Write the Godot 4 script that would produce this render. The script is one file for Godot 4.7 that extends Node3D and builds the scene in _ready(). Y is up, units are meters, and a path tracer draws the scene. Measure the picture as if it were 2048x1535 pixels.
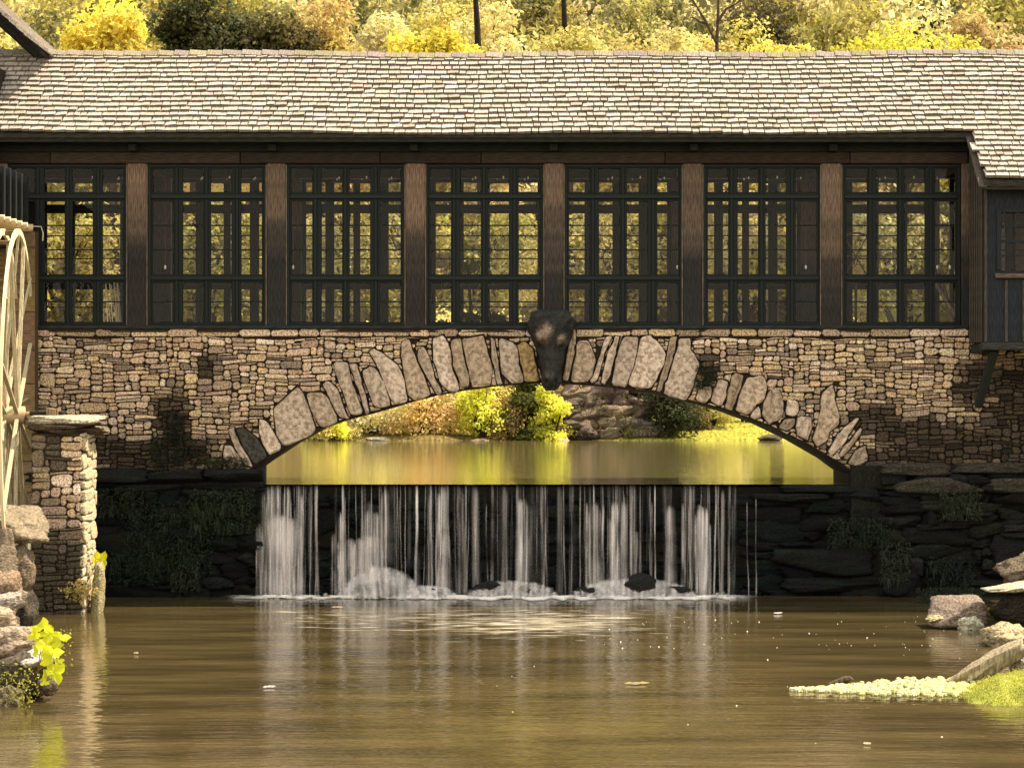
extends Node3D
# A timber gallery on a stone arch over a weir; y is up, metres, the wall face lies at z = 0.

const D := 45.0            # camera distance from the wall face
const F := 4500.0          # focal length in pixels of the 2048 wide photograph
const EYE := 4.22          # camera height above the lower pool
const POND := 2.22         # level of the upper pond
var rng := RandomNumberGenerator.new()
var used := {}
var M := {}
var wob := FastNoiseLite.new()

class MB:
	var v := PackedVector3Array()
	var c := PackedColorArray()
	var i := PackedInt32Array()
	func vert(p: Vector3, col: Color) -> int:
		v.append(p)
		c.append(col)
		return v.size() - 1
	func tri(a: int, b: int, d: int) -> void:
		i.append(a)
		i.append(b)
		i.append(d)
	func quad_i(a: int, b: int, d: int, e: int) -> void:
		tri(a, b, d)
		tri(a, d, e)
	func quad(a: Vector3, b: Vector3, d: Vector3, e: Vector3, col: Color) -> void:
		var k := v.size()
		v.append(a)
		v.append(b)
		v.append(d)
		v.append(e)
		for n in 4:
			c.append(col)
		i.append_array(PackedInt32Array([k, k + 1, k + 2, k, k + 2, k + 3]))
	# a box with chamfered edges, turned by the transform
	func box(size: Vector3, t: Transform3D, col: Color, ch := 0.0) -> void:
		var h := size * 0.5
		if ch <= 0.0:
			var k := v.size()
			for z in [-1, 1]:
				for y in [-1, 1]:
					for x in [-1, 1]:
						vert(t * Vector3(h.x * x, h.y * y, h.z * z), col)
			for f in [[0, 1, 3, 2], [5, 4, 6, 7], [4, 0, 2, 6], [1, 5, 7, 3], [2, 3, 7, 6], [4, 5, 1, 0]]:
				quad_i(k + f[0], k + f[1], k + f[2], k + f[3])
			return
		ch = minf(ch, minf(h.x, minf(h.y, h.z)) * 0.8)
		var id := {}
		for x in [-1, 1]:
			for y in [-1, 1]:
				for z in [-1, 1]:
					for a in 3:
						var p := Vector3(h.x * x, h.y * y, h.z * z)
						for b in 3:
							if b != a:
								p[b] -= signf(p[b]) * ch
						id[[x, y, z, a]] = vert(t * p, col)
		for s in [-1, 1]:
			quad_i(id[[s, -1, -1, 0]], id[[s, -1, 1, 0]], id[[s, 1, 1, 0]], id[[s, 1, -1, 0]])
			quad_i(id[[-1, s, -1, 1]], id[[1, s, -1, 1]], id[[1, s, 1, 1]], id[[-1, s, 1, 1]])
			quad_i(id[[-1, -1, s, 2]], id[[-1, 1, s, 2]], id[[1, 1, s, 2]], id[[1, -1, s, 2]])
			for q in [-1, 1]:
				quad_i(id[[s, q, -1, 0]], id[[s, q, 1, 0]], id[[s, q, 1, 1]], id[[s, q, -1, 1]])
				quad_i(id[[s, -1, q, 0]], id[[s, 1, q, 0]], id[[s, 1, q, 2]], id[[s, -1, q, 2]])
				quad_i(id[[-1, s, q, 1]], id[[1, s, q, 1]], id[[1, s, q, 2]], id[[-1, s, q, 2]])
				for r in [-1, 1]:
					tri(id[[s, q, r, 0]], id[[s, q, r, 1]], id[[s, q, r, 2]])
	func bx(x0: float, x1: float, y0: float, y1: float, z0: float, z1: float, col: Color, ch := 0.0) -> void:
		box(Vector3(absf(x1 - x0), absf(y1 - y0), absf(z1 - z0)), Transform3D(Basis(), Vector3(x0 + x1, y0 + y1, z0 + z1) * 0.5), col, ch)
	# a square bar from a to b
	func bar(a: Vector3, b: Vector3, w: float, d: float, col: Color, ch := 0.0) -> void:
		var y := (b - a).normalized()
		var x := y.cross(Vector3(0, 0, 1))
		if x.length() < 0.05:
			x = y.cross(Vector3(1, 0, 0))
		x = x.normalized()
		box(Vector3(w, a.distance_to(b), d), Transform3D(Basis(x, y, x.cross(y)), (a + b) * 0.5), col, ch)
	# a round tube through points with radii
	func tube(pts: Array, rad: Array, sides: int, col: Color) -> void:
		var k := v.size()
		var n := pts.size()
		for j in n:
			var dir: Vector3 = (pts[mini(j + 1, n - 1)] - pts[maxi(j - 1, 0)]).normalized()
			var x := dir.cross(Vector3(0.13, 0.21, 0.97)).normalized()
			if x.length() < 0.5:
				x = Vector3.RIGHT
			var y := x.cross(dir)
			for s in sides:
				var a := TAU * s / sides
				vert(pts[j] + (x * cos(a) + y * sin(a)) * float(rad[j]), col)
		for j in n - 1:
			for s in sides:
				var s2 := (s + 1) % sides
				quad_i(k + j * sides + s, k + j * sides + s2, k + (j + 1) * sides + s2, k + (j + 1) * sides + s)
		for e in [0, n - 1]:
			var m := vert(pts[e], col)
			for s in sides:
				tri(m, k + e * sides + s, k + e * sides + (s + 1) % sides)
	func mesh(m: Material, smooth := false) -> ArrayMesh:
		var am := ArrayMesh.new()
		var a := []
		a.resize(Mesh.ARRAY_MAX)
		a[Mesh.ARRAY_VERTEX] = v
		a[Mesh.ARRAY_COLOR] = c
		a[Mesh.ARRAY_INDEX] = i
		if smooth:
			var nn := PackedVector3Array()
			nn.resize(v.size())
			for t in range(0, i.size(), 3):
				var f := (v[i[t + 2]] - v[i[t]]).cross(v[i[t + 1]] - v[i[t]])
				nn[i[t]] += f
				nn[i[t + 1]] += f
				nn[i[t + 2]] += f
			for t in nn.size():
				nn[t] = nn[t].normalized() if nn[t].length() > 1e-12 else Vector3.UP
			a[Mesh.ARRAY_NORMAL] = nn
		am.add_surface_from_arrays(Mesh.PRIMITIVE_TRIANGLES, a)
		am.surface_set_material(0, m)
		return am

class Grid:
	var cols := 0
	var rows := 0
	var taken := PackedByteArray()
	var rects := []
	func open(x: int, y: int, w: int, h: int) -> bool:
		if x < 0 or y < 0 or x + w > cols or y + h > rows:
			return false
		for b in h:
			for a in w:
				if taken[(y + b) * cols + x + a]:
					return false
		return true
	func mark(x: int, y: int, w: int, h: int) -> void:
		for b in h:
			for a in w:
				taken[(y + b) * cols + x + a] = 1
		rects.append([x, y, w, h])

# ---------------------------------------------------------------- helpers
func R(a: float, b: float) -> float:
	return rng.randf_range(a, b)

func P(px: float, py: float, z := 0.0) -> Vector3:      # a measured point of the photograph at its distance
	var s := (D - z) / F
	return Vector3((px - 1024.0) * s, EYE + (767.5 - py) * s, z)

func X(px: float, z := 0.0) -> float:
	return (px - 1024.0) * (D - z) / F

func Y(py: float, z := 0.0) -> float:
	return EYE + (767.5 - py) * (D - z) / F

func zof(py: float, level := 0.0) -> float:             # where a waterline stands
	return D - (EYE - level) * F / (py - 767.5)

func numbered(called: String) -> String:
	if not used.has(called):
		used[called] = 0
		return called
	used[called] += 1
	return "%s_%03d" % [called, used[called]]

func tag(o: Node, label: String, category: String, group := "", kind := "") -> void:
	o.set_meta("label", label)
	if category:
		o.set_meta("category", category)
	if group:
		o.set_meta("group", group)
	if kind:
		o.set_meta("kind", kind)

func thing(called: String, label: String, category: String, at := Vector3.ZERO, group := "") -> Node3D:
	var o := Node3D.new()
	o.name = numbered(called)
	add_child(o)
	o.position = at
	tag(o, label, category, group)
	return o

func put(called: String, m: Mesh, parent: Node, at := Vector3.ZERO) -> MeshInstance3D:
	var o := MeshInstance3D.new()
	o.name = called if parent != self else numbered(called)
	o.mesh = m
	o.position = at
	parent.add_child(o, true)
	return o

func struct(called: String, m: Mesh, label: String, category: String) -> MeshInstance3D:
	var o := put(called, m, self)
	tag(o, label, category, "", "structure")
	return o

func stuffed(o: Node) -> void:
	o.set_meta("kind", "stuff")

func noise_tex(seed_: int, freq: float, lo: Color, hi: Color, oct := 5, size := 512, a := 0.25, b := 0.75, kind := FastNoiseLite.TYPE_SIMPLEX_SMOOTH) -> NoiseTexture2D:
	var n := FastNoiseLite.new()
	n.noise_type = kind
	n.seed = seed_
	n.frequency = freq
	n.fractal_octaves = oct
	n.fractal_gain = 0.6
	var t := NoiseTexture2D.new()
	t.width = size
	t.height = size
	t.seamless = true
	t.noise = n
	var g := Gradient.new()
	g.offsets = PackedFloat32Array([0.0, a, b, 1.0])
	g.colors = PackedColorArray([lo, lo, hi, hi])
	t.color_ramp = g
	return t

func normal_tex(seed_: int, freq: float, strength: float, oct := 4, size := 512) -> NoiseTexture2D:
	var t := noise_tex(seed_, freq, Color.BLACK, Color.WHITE, oct, size, 0.0, 1.0)
	t.color_ramp = null
	t.as_normal_map = true
	t.bump_strength = strength
	return t

func mat(called: String, rough := 0.85, tex: Texture2D = null, scale := Vector3.ONE, bump: Texture2D = null, bump_cm := 1.0, spec := 0.4) -> StandardMaterial3D:
	var m := StandardMaterial3D.new()
	m.resource_name = called
	m.vertex_color_use_as_albedo = true
	m.roughness = rough
	m.metallic_specular = spec
	m.cull_mode = BaseMaterial3D.CULL_DISABLED
	if tex or bump:
		m.uv1_triplanar = true
		m.uv1_world_triplanar = true
		m.uv1_scale = scale
	if tex:
		m.albedo_texture = tex
	if bump:
		m.heightmap_enabled = true
		m.heightmap_texture = bump
		m.heightmap_scale = bump_cm
	M[called] = m
	return m

func grey(x: float) -> Color:
	return Color(x, x, x)

func materials() -> void:
	var grain := noise_tex(3, 0.02, grey(0.62), grey(1.0), 6)
	var speck := noise_tex(5, 0.035, grey(0.55), grey(1.0), 6, 512, 0.25, 0.6)
	var fine := noise_tex(9, 0.03, grey(0.0), grey(1.0), 6, 512, 0.0, 1.0)
	var blot := noise_tex(12, 0.02, Color(0.55, 0.52, 0.49), grey(1.0), 8, 512, 0.05, 0.66)
	mat("stone", 0.9, speck, Vector3(1.1, 1.1, 1.1), fine, 1.6, 0.3)
	mat("lichen_stone", 0.92, blot, Vector3(0.75, 0.75, 0.75), fine, 2.2, 0.3)
	mat("wet_stone", 0.8, speck, Vector3(0.7, 1.4, 0.7), fine, 3.0, 0.25)
	mat("rock", 0.9, speck, Vector3(0.8, 1.3, 0.8), fine, 4.0, 0.3)
	mat("mortar", 0.95, grain, Vector3(2, 2, 2), fine, 1.0, 0.2)
	mat("wood_up", 0.8, grain, Vector3(5, 0.35, 5), noise_tex(21, 0.02, grey(0), grey(1), 5, 512, 0.1, 0.9), 0.8, 0.3)
	mat("wood_along", 0.8, grain, Vector3(0.35, 5, 5), noise_tex(22, 0.02, grey(0), grey(1), 5, 512, 0.1, 0.9), 0.8, 0.3)
	mat("painted_wood", 0.62, grain, Vector3(3, 3, 3), null, 1.0, 0.25)
	mat("shingle", 0.88, grain, Vector3(4, 0.8, 0.8), fine, 0.6, 0.25)
	mat("earth", 0.95, speck, Vector3(0.3, 0.3, 0.3), fine, 6.0, 0.2)
	mat("bronze", 0.7, blot, Vector3(1.2, 1.2, 1.2), fine, 3.0, 0.35)
	mat("plain", 0.8, null, Vector3.ONE, null, 1.0, 0.3)
	mat("bark", 0.9, grain, Vector3(1.5, 0.3, 1.5), fine, 3.0, 0.2)
	mat("algae", 0.9, speck, Vector3(2, 2, 2), fine, 1.5, 0.3)
	var leaf := mat("leaf", 0.6, null, Vector3.ONE, null, 1.0, 0.3)
	leaf.backlight_enabled = true
	leaf.backlight = Color.WHITE
	var glass := StandardMaterial3D.new()
	glass.resource_name = "pane_glass"
	glass.transparency = BaseMaterial3D.TRANSPARENCY_ALPHA
	glass.albedo_color = Color(0.16, 0.17, 0.14, 0.05)
	glass.roughness = 0.02
	glass.metallic_specular = 0.22
	M["glass"] = glass
	var fall := StandardMaterial3D.new()
	fall.resource_name = "falling_water"
	fall.vertex_color_use_as_albedo = true
	fall.transparency = BaseMaterial3D.TRANSPARENCY_ALPHA
	fall.roughness = 0.45
	fall.cull_mode = BaseMaterial3D.CULL_DISABLED
	M["fall"] = fall
	# the pool is murky: silt colours the water, ripples run across the view
	var pool := StandardMaterial3D.new()
	pool.resource_name = "pool_water"
	pool.albedo_texture = noise_tex(33, 0.006, Color(0.042, 0.031, 0.0135).linear_to_srgb(), Color(0.090, 0.067, 0.029).linear_to_srgb(), 5, 512, 0.2, 0.8)
	pool.roughness = 0.045
	pool.metallic_specular = 0.68
	pool.uv1_triplanar = true
	pool.uv1_world_triplanar = true
	pool.uv1_scale = Vector3(0.055, 0.3, 0.26)
	pool.normal_enabled = true
	pool.normal_texture = normal_tex(31, 0.03, 3.0)
	pool.normal_scale = 0.17
	M["pool"] = pool
	var pond := pool.duplicate() as StandardMaterial3D
	pond.resource_name = "pond_water"
	pond.albedo_texture = null
	pond.albedo_color = Color(0.12, 0.10, 0.042).linear_to_srgb()
	pond.roughness = 0.05
	pond.metallic_specular = 0.7
	pond.normal_scale = 0.10
	M["pond"] = pond

# ---------------------------------------------------------------- stones
func rect_poly(a: Vector2, b: Vector2, joint: float) -> PackedVector2Array:
	var w := b.x - a.x - joint
	var h := b.y - a.y - joint
	var m := minf(w, h)
	var out := PackedVector2Array()
	var cs := [Vector2(a.x + joint * 0.5, a.y + joint * 0.5), Vector2(b.x - joint * 0.5, a.y + joint * 0.5), Vector2(b.x - joint * 0.5, b.y - joint * 0.5), Vector2(a.x + joint * 0.5, b.y - joint * 0.5)]
	var along := [Vector2(1, 0), Vector2(0, 1), Vector2(-1, 0), Vector2(0, -1)]
	for k in 4:
		var p: Vector2 = cs[k]
		var before: Vector2 = -along[(k + 3) % 4]
		var after: Vector2 = along[k]
		var j := Vector2(R(-1, 1), R(-1, 1)) * m * 0.07
		var cut := R(0.14, 0.42) * m
		var cut2 := R(0.14, 0.42) * m
		out.append(p + before * cut + j)
		if cut > 0.06:
			out.append(p + before * cut * 0.3 + after * cut2 * 0.3 + j)
		out.append(p + after * cut2 + j)
		var l := (w if k % 2 == 0 else h)
		if l > m * 1.8:
			out.append(p + after * l * R(0.4, 0.6) + before * -1.0 * 0.0 + Vector2(after.y, -after.x) * R(-0.05, 0.04) * m)
	return out

func rubble(u0: float, v0: float, u1: float, v1: float, cw: float, ch: float, big := 0.5, thin := 0.4) -> Array:
	var cols := int(round((u1 - u0) / cw))
	var rows := int(round((v1 - v0) / ch))
	var g := Grid.new()
	g.cols = cols
	g.rows = rows
	g.taken.resize(cols * rows)
	var rects := g.rects
	for k in int(big * (u1 - u0) * (v1 - v0)):
		var w := rng.randi_range(5, 12)
		var h := rng.randi_range(4, 7)
		var x := rng.randi_range(0, maxi(0, cols - w))
		var y := rng.randi_range(0, maxi(0, rows - h))
		if g.open(x, y, w, h):
			g.mark(x, y, w, h)
	for y in rows:
		for x in cols:
			if g.taken[y * cols + x]:
				continue
			var r := rng.randf()
			var h := 2 if r < thin else (3 if r < thin + (1 - thin) * 0.75 else 4)
			if rng.randf() < 0.12:
				h = 1
			var w := rng.randi_range(3, 5) if rng.randf() < 0.45 else rng.randi_range(5, 11)
			if h == 1:
				w = rng.randi_range(5, 12)
			while w > 1 and not g.open(x, y, w, 1):
				w -= 1
			if w >= 2 and g.open(x + w, y, 1, 1) and not g.open(x + w, y, 3, 1):      # no slivers
				w += 1 if g.open(x + w, y, 1, 1) and not g.open(x + w + 1, y, 1, 1) else 0
			while h > 1 and not g.open(x, y, w, h):
				h -= 1
			g.mark(x, y, w, h)
	var out := []
	for q in rects:
		var a := Vector2(u0 + q[0] * cw, v0 + q[1] * ch)
		var b := Vector2(a.x + q[2] * cw, a.y + q[3] * ch)
		var poly := rect_poly(a, b, R(0.009, 0.021))
		for k in poly.size():
			var p := poly[k]
			poly[k] = p + Vector2(wob.get_noise_2d(p.x * 90, p.y * 160), wob.get_noise_2d(p.x * 60 + 500, p.y * 190)) * Vector2(0.05, 0.07)
		out.append(poly)
	return out

func area(p: PackedVector2Array) -> float:
	var s := 0.0
	for k in p.size():
		s += p[k].cross(p[(k + 1) % p.size()])
	return s * 0.5

func bounds(p: PackedVector2Array) -> Rect2:
	var r := Rect2(p[0], Vector2.ZERO)
	for q in p:
		r = r.expand(q)
	return r

func cut_away(polys: Array, holes: Array) -> Array:
	var boxes := []
	for h in holes:
		boxes.append(bounds(h))
	var out := []
	for p in polys:
		var left: PackedVector2Array = p
		var bb := bounds(p)
		for k in holes.size():
			if left.size() < 3 or not bb.intersects(boxes[k]):
				continue
			var best := PackedVector2Array()
			for piece in Geometry2D.clip_polygons(left, holes[k]):
				if absf(area(piece)) > absf(area(best)) if best.size() > 2 else true:
					best = piece
			left = best
		if left.size() < 3:
			continue
		var tidy := PackedVector2Array()
		for q in left:
			if tidy.is_empty() or tidy[tidy.size() - 1].distance_to(q) > 0.012:
				tidy.append(q)
		if tidy.size() > 3 and tidy[0].distance_to(tidy[tidy.size() - 1]) < 0.012:
			tidy.remove_at(tidy.size() - 1)
		if tidy.size() >= 3 and absf(area(tidy)) > 0.0016:
			out.append(tidy)
	return out

func chaikin(p: PackedVector2Array, times := 1, cut := 0.22) -> PackedVector2Array:
	for t in times:
		var o := PackedVector2Array()
		for k in p.size():
			var a := p[k]
			var b := p[(k + 1) % p.size()]
			o.append(a.lerp(b, cut))
			o.append(a.lerp(b, 1.0 - cut))
		p = o
	return p

func roughened(p: PackedVector2Array) -> PackedVector2Array:
	for k in p.size():
		p[k] += Vector2(wob.get_noise_2d(p[k].x * 400, p[k].y * 400), wob.get_noise_2d(p[k].x * 400 + 700, p[k].y * 400)) * 0.035
	return p

func inset(p: PackedVector2Array, d: float) -> PackedVector2Array:
	var s := signf(area(p))
	var o := PackedVector2Array()
	var n := p.size()
	for k in n:
		var e0 := (p[k] - p[(k + n - 1) % n]).normalized()
		var e1 := (p[(k + 1) % n] - p[k]).normalized()
		var nn := (Vector2(-e0.y, e0.x) + Vector2(-e1.y, e1.x))
		nn = nn.normalized() if nn.length() > 0.2 else Vector2.ZERO
		o.append(p[k] + nn * s * d)
	return o

func stone(mb: MB, poly: PackedVector2Array, t: Transform3D, face: float, bevel: float, col: Color, back := -0.06, lump := 0.008) -> void:
	var bb := bounds(poly)
	bevel = minf(bevel, minf(bb.size.x, bb.size.y) * 0.2)
	var rings := [[poly, back], [poly, face - bevel], [inset(poly, bevel * 0.45), face - bevel * 0.3], [inset(poly, bevel * 1.25), face]]
	var n := poly.size()
	var tiltx := R(-0.05, 0.05)
	var tilty := R(-0.08, 0.08)
	var cen := bb.get_center()
	var k0 := mb.v.size()
	for r in rings.size():
		var q: PackedVector2Array = rings[r][0]
		for k in n:
			var z: float = rings[r][1]
			if r > 0:
				z += (q[k].x - cen.x) * tiltx + (q[k].y - cen.y) * tilty
			if r == 3:
				z += R(-lump, lump)
			mb.vert(t * Vector3(q[k].x, q[k].y, z), col if r > 1 else col * 0.8)
	for r in rings.size() - 1:
		for k in n:
			var k2 := (k + 1) % n
			mb.quad_i(k0 + r * n + k, k0 + r * n + k2, k0 + (r + 1) * n + k2, k0 + (r + 1) * n + k)
	var cap := Geometry2D.triangulate_polygon(rings[3][0])
	if cap.is_empty():
		for k in range(1, n - 1):
			mb.tri(k0 + 3 * n, k0 + 3 * n + k, k0 + 3 * n + k + 1)
	for k in range(0, cap.size(), 3):
		mb.tri(k0 + 3 * n + cap[k], k0 + 3 * n + cap[k + 1], k0 + 3 * n + cap[k + 2])

const TONES := [[0.45, 0.335, 0.225], [0.41, 0.30, 0.20], [0.34, 0.245, 0.16], [0.52, 0.41, 0.30], [0.45, 0.34, 0.25], [0.30, 0.22, 0.155], [0.42, 0.32, 0.22], [0.20, 0.15, 0.11], [0.46, 0.335, 0.20]]
func tone(gain := 1.0) -> Color:
	var k := rng.randi_range(0, TONES.size() - 1)
	var t: Array = TONES[k]
	var j := R(0.98, 1.42) * gain
	return Color(t[0] * j, t[1] * j * R(0.95, 1.02), t[2] * j * R(0.92, 1.1))

func blobby(p: Vector2, at: Vector2, r: Vector2) -> float:
	var d := ((p - at) / r).length()
	return 1.0 - smoothstep(0.55, 1.1, d + wob.get_noise_2d(p.x * 70, p.y * 70) * 0.5)

# moss, lichen and dampness low on the wall, plus painted overhang shade at the right
func damp_and_shade(p: Vector2) -> float:
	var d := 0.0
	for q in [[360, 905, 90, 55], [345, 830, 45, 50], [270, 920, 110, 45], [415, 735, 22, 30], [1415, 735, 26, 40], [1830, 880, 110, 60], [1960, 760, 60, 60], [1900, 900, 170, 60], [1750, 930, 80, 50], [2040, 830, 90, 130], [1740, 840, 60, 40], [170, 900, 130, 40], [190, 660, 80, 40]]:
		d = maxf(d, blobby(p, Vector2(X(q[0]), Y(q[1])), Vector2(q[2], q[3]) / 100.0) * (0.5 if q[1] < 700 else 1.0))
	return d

# ---------------------------------------------------------------- rocks
func rock(size: Vector3, col: Color, seed_: int, planes := 9, power := 3.0, rough := 0.1, res := 12) -> MB:
	var r0 := RandomNumberGenerator.new()
	r0.seed = seed_ * 7919 + 13
	var cuts := []
	for k in planes:
		var d := Vector3(r0.randf_range(-1, 1), r0.randf_range(-1, 1), r0.randf_range(-1, 1)).normalized()
		cuts.append([d, r0.randf_range(0.62, 0.92)])
	var mb := MB.new()
	var at := {}
	for f in 6:
		var ids := []
		for a in res + 1:
			for b in res + 1:
				var u := tan((a / float(res) * 2 - 1) * PI / 4)
				var w := tan((b / float(res) * 2 - 1) * PI / 4)
				var d: Vector3 = [Vector3(1, u, w), Vector3(-1, w, u), Vector3(w, 1, u), Vector3(u, -1, w), Vector3(u, w, 1), Vector3(w, u, -1)][f].normalized()
				var key := Vector3i(d * 1000.0)
				if not at.has(key):
					var r := pow(pow(absf(d.x), power) + pow(absf(d.y), power) + pow(absf(d.z), power), -1.0 / power)
					for q in cuts:
						var dn: float = d.dot(q[0])
						if dn > 0.01:
							r = minf(r, q[1] / dn)
					var p := d * r
					var nz := wob.get_noise_3d(p.x * 110 + seed_ * 37, p.y * 160, p.z * 110) + 0.5 * wob.get_noise_3d(p.x * 300 + seed_ * 37, p.y * 500, p.z * 300)
					r *= 1.0 + nz * rough * 2.0
					at[key] = mb.vert(d * r * size * 0.5, col * (1.0 + 0.4 * wob.get_noise_3d(p.x * 150, p.y * 150 + seed_, p.z * 150)))
				ids.append(at[key])
		for a in res:
			for b in res:
				var q := a * (res + 1) + b
				mb.quad_i(ids[q], ids[q + res + 1], ids[q + res + 2], ids[q + 1])
	return mb

func rock_thing(called: String, label: String, at: Vector3, size: Vector3, col: Color, seed_: int, turn := Vector3.ZERO, planes := 9, power := 3.0, rough := 0.1) -> MeshInstance3D:
	var o := put(called, rock(size, col, seed_, planes, power, rough).mesh(M["rock"], true), self, at)
	o.rotation = turn
	tag(o, label, "rock")
	return o

# ---------------------------------------------------------------- foliage
func leaf_at(mb: MB, p: Vector3, s: float, col: Color, out := Vector3.ZERO) -> void:
	var n := Vector3(R(-1, 1), R(-0.3, 1.4), R(-1, 1)) + out
	n = n.normalized()
	var x := n.cross(Vector3(R(-1, 1), R(-1, 1), R(-1, 1))).normalized()
	var y := n.cross(x)
	var bend := n * s * 0.18
	mb.quad(p - x * s, p - y * s * 0.62 - bend, p + x * s, p + y * s * 0.62 - bend, col)

func jig(c: Color, amount := 0.3) -> Color:
	var j := R(1.0 - amount, 1.0 + amount)
	return Color(c.r * j, c.g * j * R(0.94, 1.06), c.b * j * R(0.8, 1.2))

# a crown: lumps round limb ends, leaves thick near each lump's shell, gaps between
func crown(mb: MB, centre: Vector3, rad: Vector3, lumps: int, leaves: int, s: float, col: Color, cone := 0.0, lump_r := 0.36) -> Array:
	var spots := []
	for k in lumps:
		var d := Vector3(R(-1, 1), R(-1, 1), R(-1, 1)).normalized()
		var r := pow(rng.randf(), 0.4) * 0.78
		var p := d * r
		if cone > 0.0:
			var hgt := (p.y + 1.0) * 0.5
			p.x *= lerpf(1.15, 0.25, hgt * cone)
			p.z *= lerpf(1.15, 0.25, hgt * cone)
		var lr := R(0.7, 1.25) * lump_r
		spots.append(centre + p * rad)
		var shade := jig(col, 0.22)
		var mean := (rad.x + rad.y + rad.z) / 3.0 * lr
		for j in leaves / lumps:
			var e := Vector3(R(-1, 1), R(-1, 1), R(-1, 1)).normalized()
			var q: Vector3 = spots[k] + e * Vector3(1.15, 0.8, 1.15) * mean * pow(rng.randf(), 0.3) * (1.0 + 0.35 * wob.get_noise_3d(e.x * 200 + k * 31, e.y * 200, e.z * 200))
			leaf_at(mb, q, s * R(0.6, 1.3), jig(shade, 0.25), e * 0.6)
	return spots

func tree(called: String, label: String, base: Vector3, top: float, low: float, rad: float, col: Color, s := 0.16, leaves := 6000, cone := 0.0, group := "", bark := Color(0.06, 0.045, 0.03)) -> Node3D:
	var o := thing(called, label, "tree", base, group)
	var mb := MB.new()
	var c := Vector3(0, (top + low) * 0.5 - base.y, 0)
	var spots := crown(mb, c, Vector3(rad, (top - low) * 0.5, rad * 0.85), 34, leaves, s, col, cone, 0.33)
	put("crown", mb.mesh(M["leaf"]), o)
	var tb := MB.new()
	var h := top - base.y
	var lean := Vector3(R(-0.4, 0.4), 0, R(-0.3, 0.3))
	tb.tube([Vector3(0, -0.4, 0), Vector3(0, h * 0.3, 0) + lean * 0.3, Vector3(0, h * 0.6, 0) + lean, Vector3(0, h * 0.76, 0) + lean * 1.3], [0.035 * h * 0.55, 0.02 * h * 0.6, 0.011 * h, 0.02], 7, bark)
	for k in range(0, spots.size(), 2):
		var e: Vector3 = spots[k]
		var f := Vector3(0, maxf(h * 0.25, e.y * 0.72 - 0.4), 0) + lean * 0.5
		tb.tube([f, f.lerp(e, 0.5) + Vector3(0, 0.25, 0), e], [0.07, 0.045, 0.015], 5, bark)
	put("trunk", tb.mesh(M["bark"], true), o)
	return o

func bush(called: String, label: String, base: Vector3, size: Vector3, col: Color, s := 0.1, leaves := 4600, lumps := 26, group := "") -> Node3D:
	var o := thing(called, label, "bush", base, group)
	var mb := MB.new()
	var spots := []
	for k in lumps:
		var h := pow(rng.randf(), 0.8) * 0.86 + 0.04
		var w := sqrt(1.0 - pow(h, 2.6)) * R(0.2, 1.0)
		var ang := R(0, TAU)
		var e := Vector3(cos(ang) * w * size.x * 0.42, h * size.y * 0.92, sin(ang) * w * size.z * 0.42)
		spots.append(e)
		var shade := jig(col, 0.28)
		var lr := R(0.16, 0.30) * minf(size.x, size.y * 1.2)
		for j in leaves / lumps:
			var dd := Vector3(R(-1, 1), R(-1, 1), R(-1, 1)).normalized()
			var p: Vector3 = e + dd * Vector3(1.2, 0.85, 1.1) * lr * pow(rng.randf(), 0.35) * (1.0 + 0.5 * wob.get_noise_3d(dd.x * 160 + k * 41, dd.y * 160, dd.z * 160))
			if p.y > -0.1:
				leaf_at(mb, p, s * R(0.5, 1.3), jig(shade, 0.28), dd * 0.6)
	put("foliage", mb.mesh(M["leaf"]), o)
	var tb := MB.new()
	for e in spots:
		tb.tube([Vector3(R(-0.1, 0.1), -0.1, R(-0.1, 0.1)), Vector3(e.x * 0.4, e.y * 0.5, e.z * 0.4), e], [0.035, 0.025, 0.01], 5, Color(0.07, 0.05, 0.03))
	put("stems", tb.mesh(M["bark"], true), o)
	return o

# drooping blades: ferns, grass
func blades(mb: MB, at: Vector3, n: int, length: float, width: float, col: Color, droop: float, spread: float, out := Vector3.UP) -> void:
	for k in n:
		var dir := (out + Vector3(R(-1, 1), R(-0.4, 0.8), R(-1, 1)) * spread).normalized()
		var l := length * R(0.55, 1.2)
		var side := dir.cross(Vector3(R(-1, 1), 0.3, R(-1, 1))).normalized() * width * 0.5
		var c := jig(col, 0.3)
		var a := at + Vector3(R(-1, 1), 0, R(-1, 1)) * 0.04
		var prev := a
		for j in 3:
			var f := (j + 1) / 3.0
			var q := a + dir * l * f + Vector3(0, -droop * l * f * f, 0)
			mb.quad(prev - side * (1.0 - j / 3.0), prev + side * (1.0 - j / 3.0), q + side * (1.0 - f), q - side * (1.0 - f), c)
			prev = q

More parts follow.
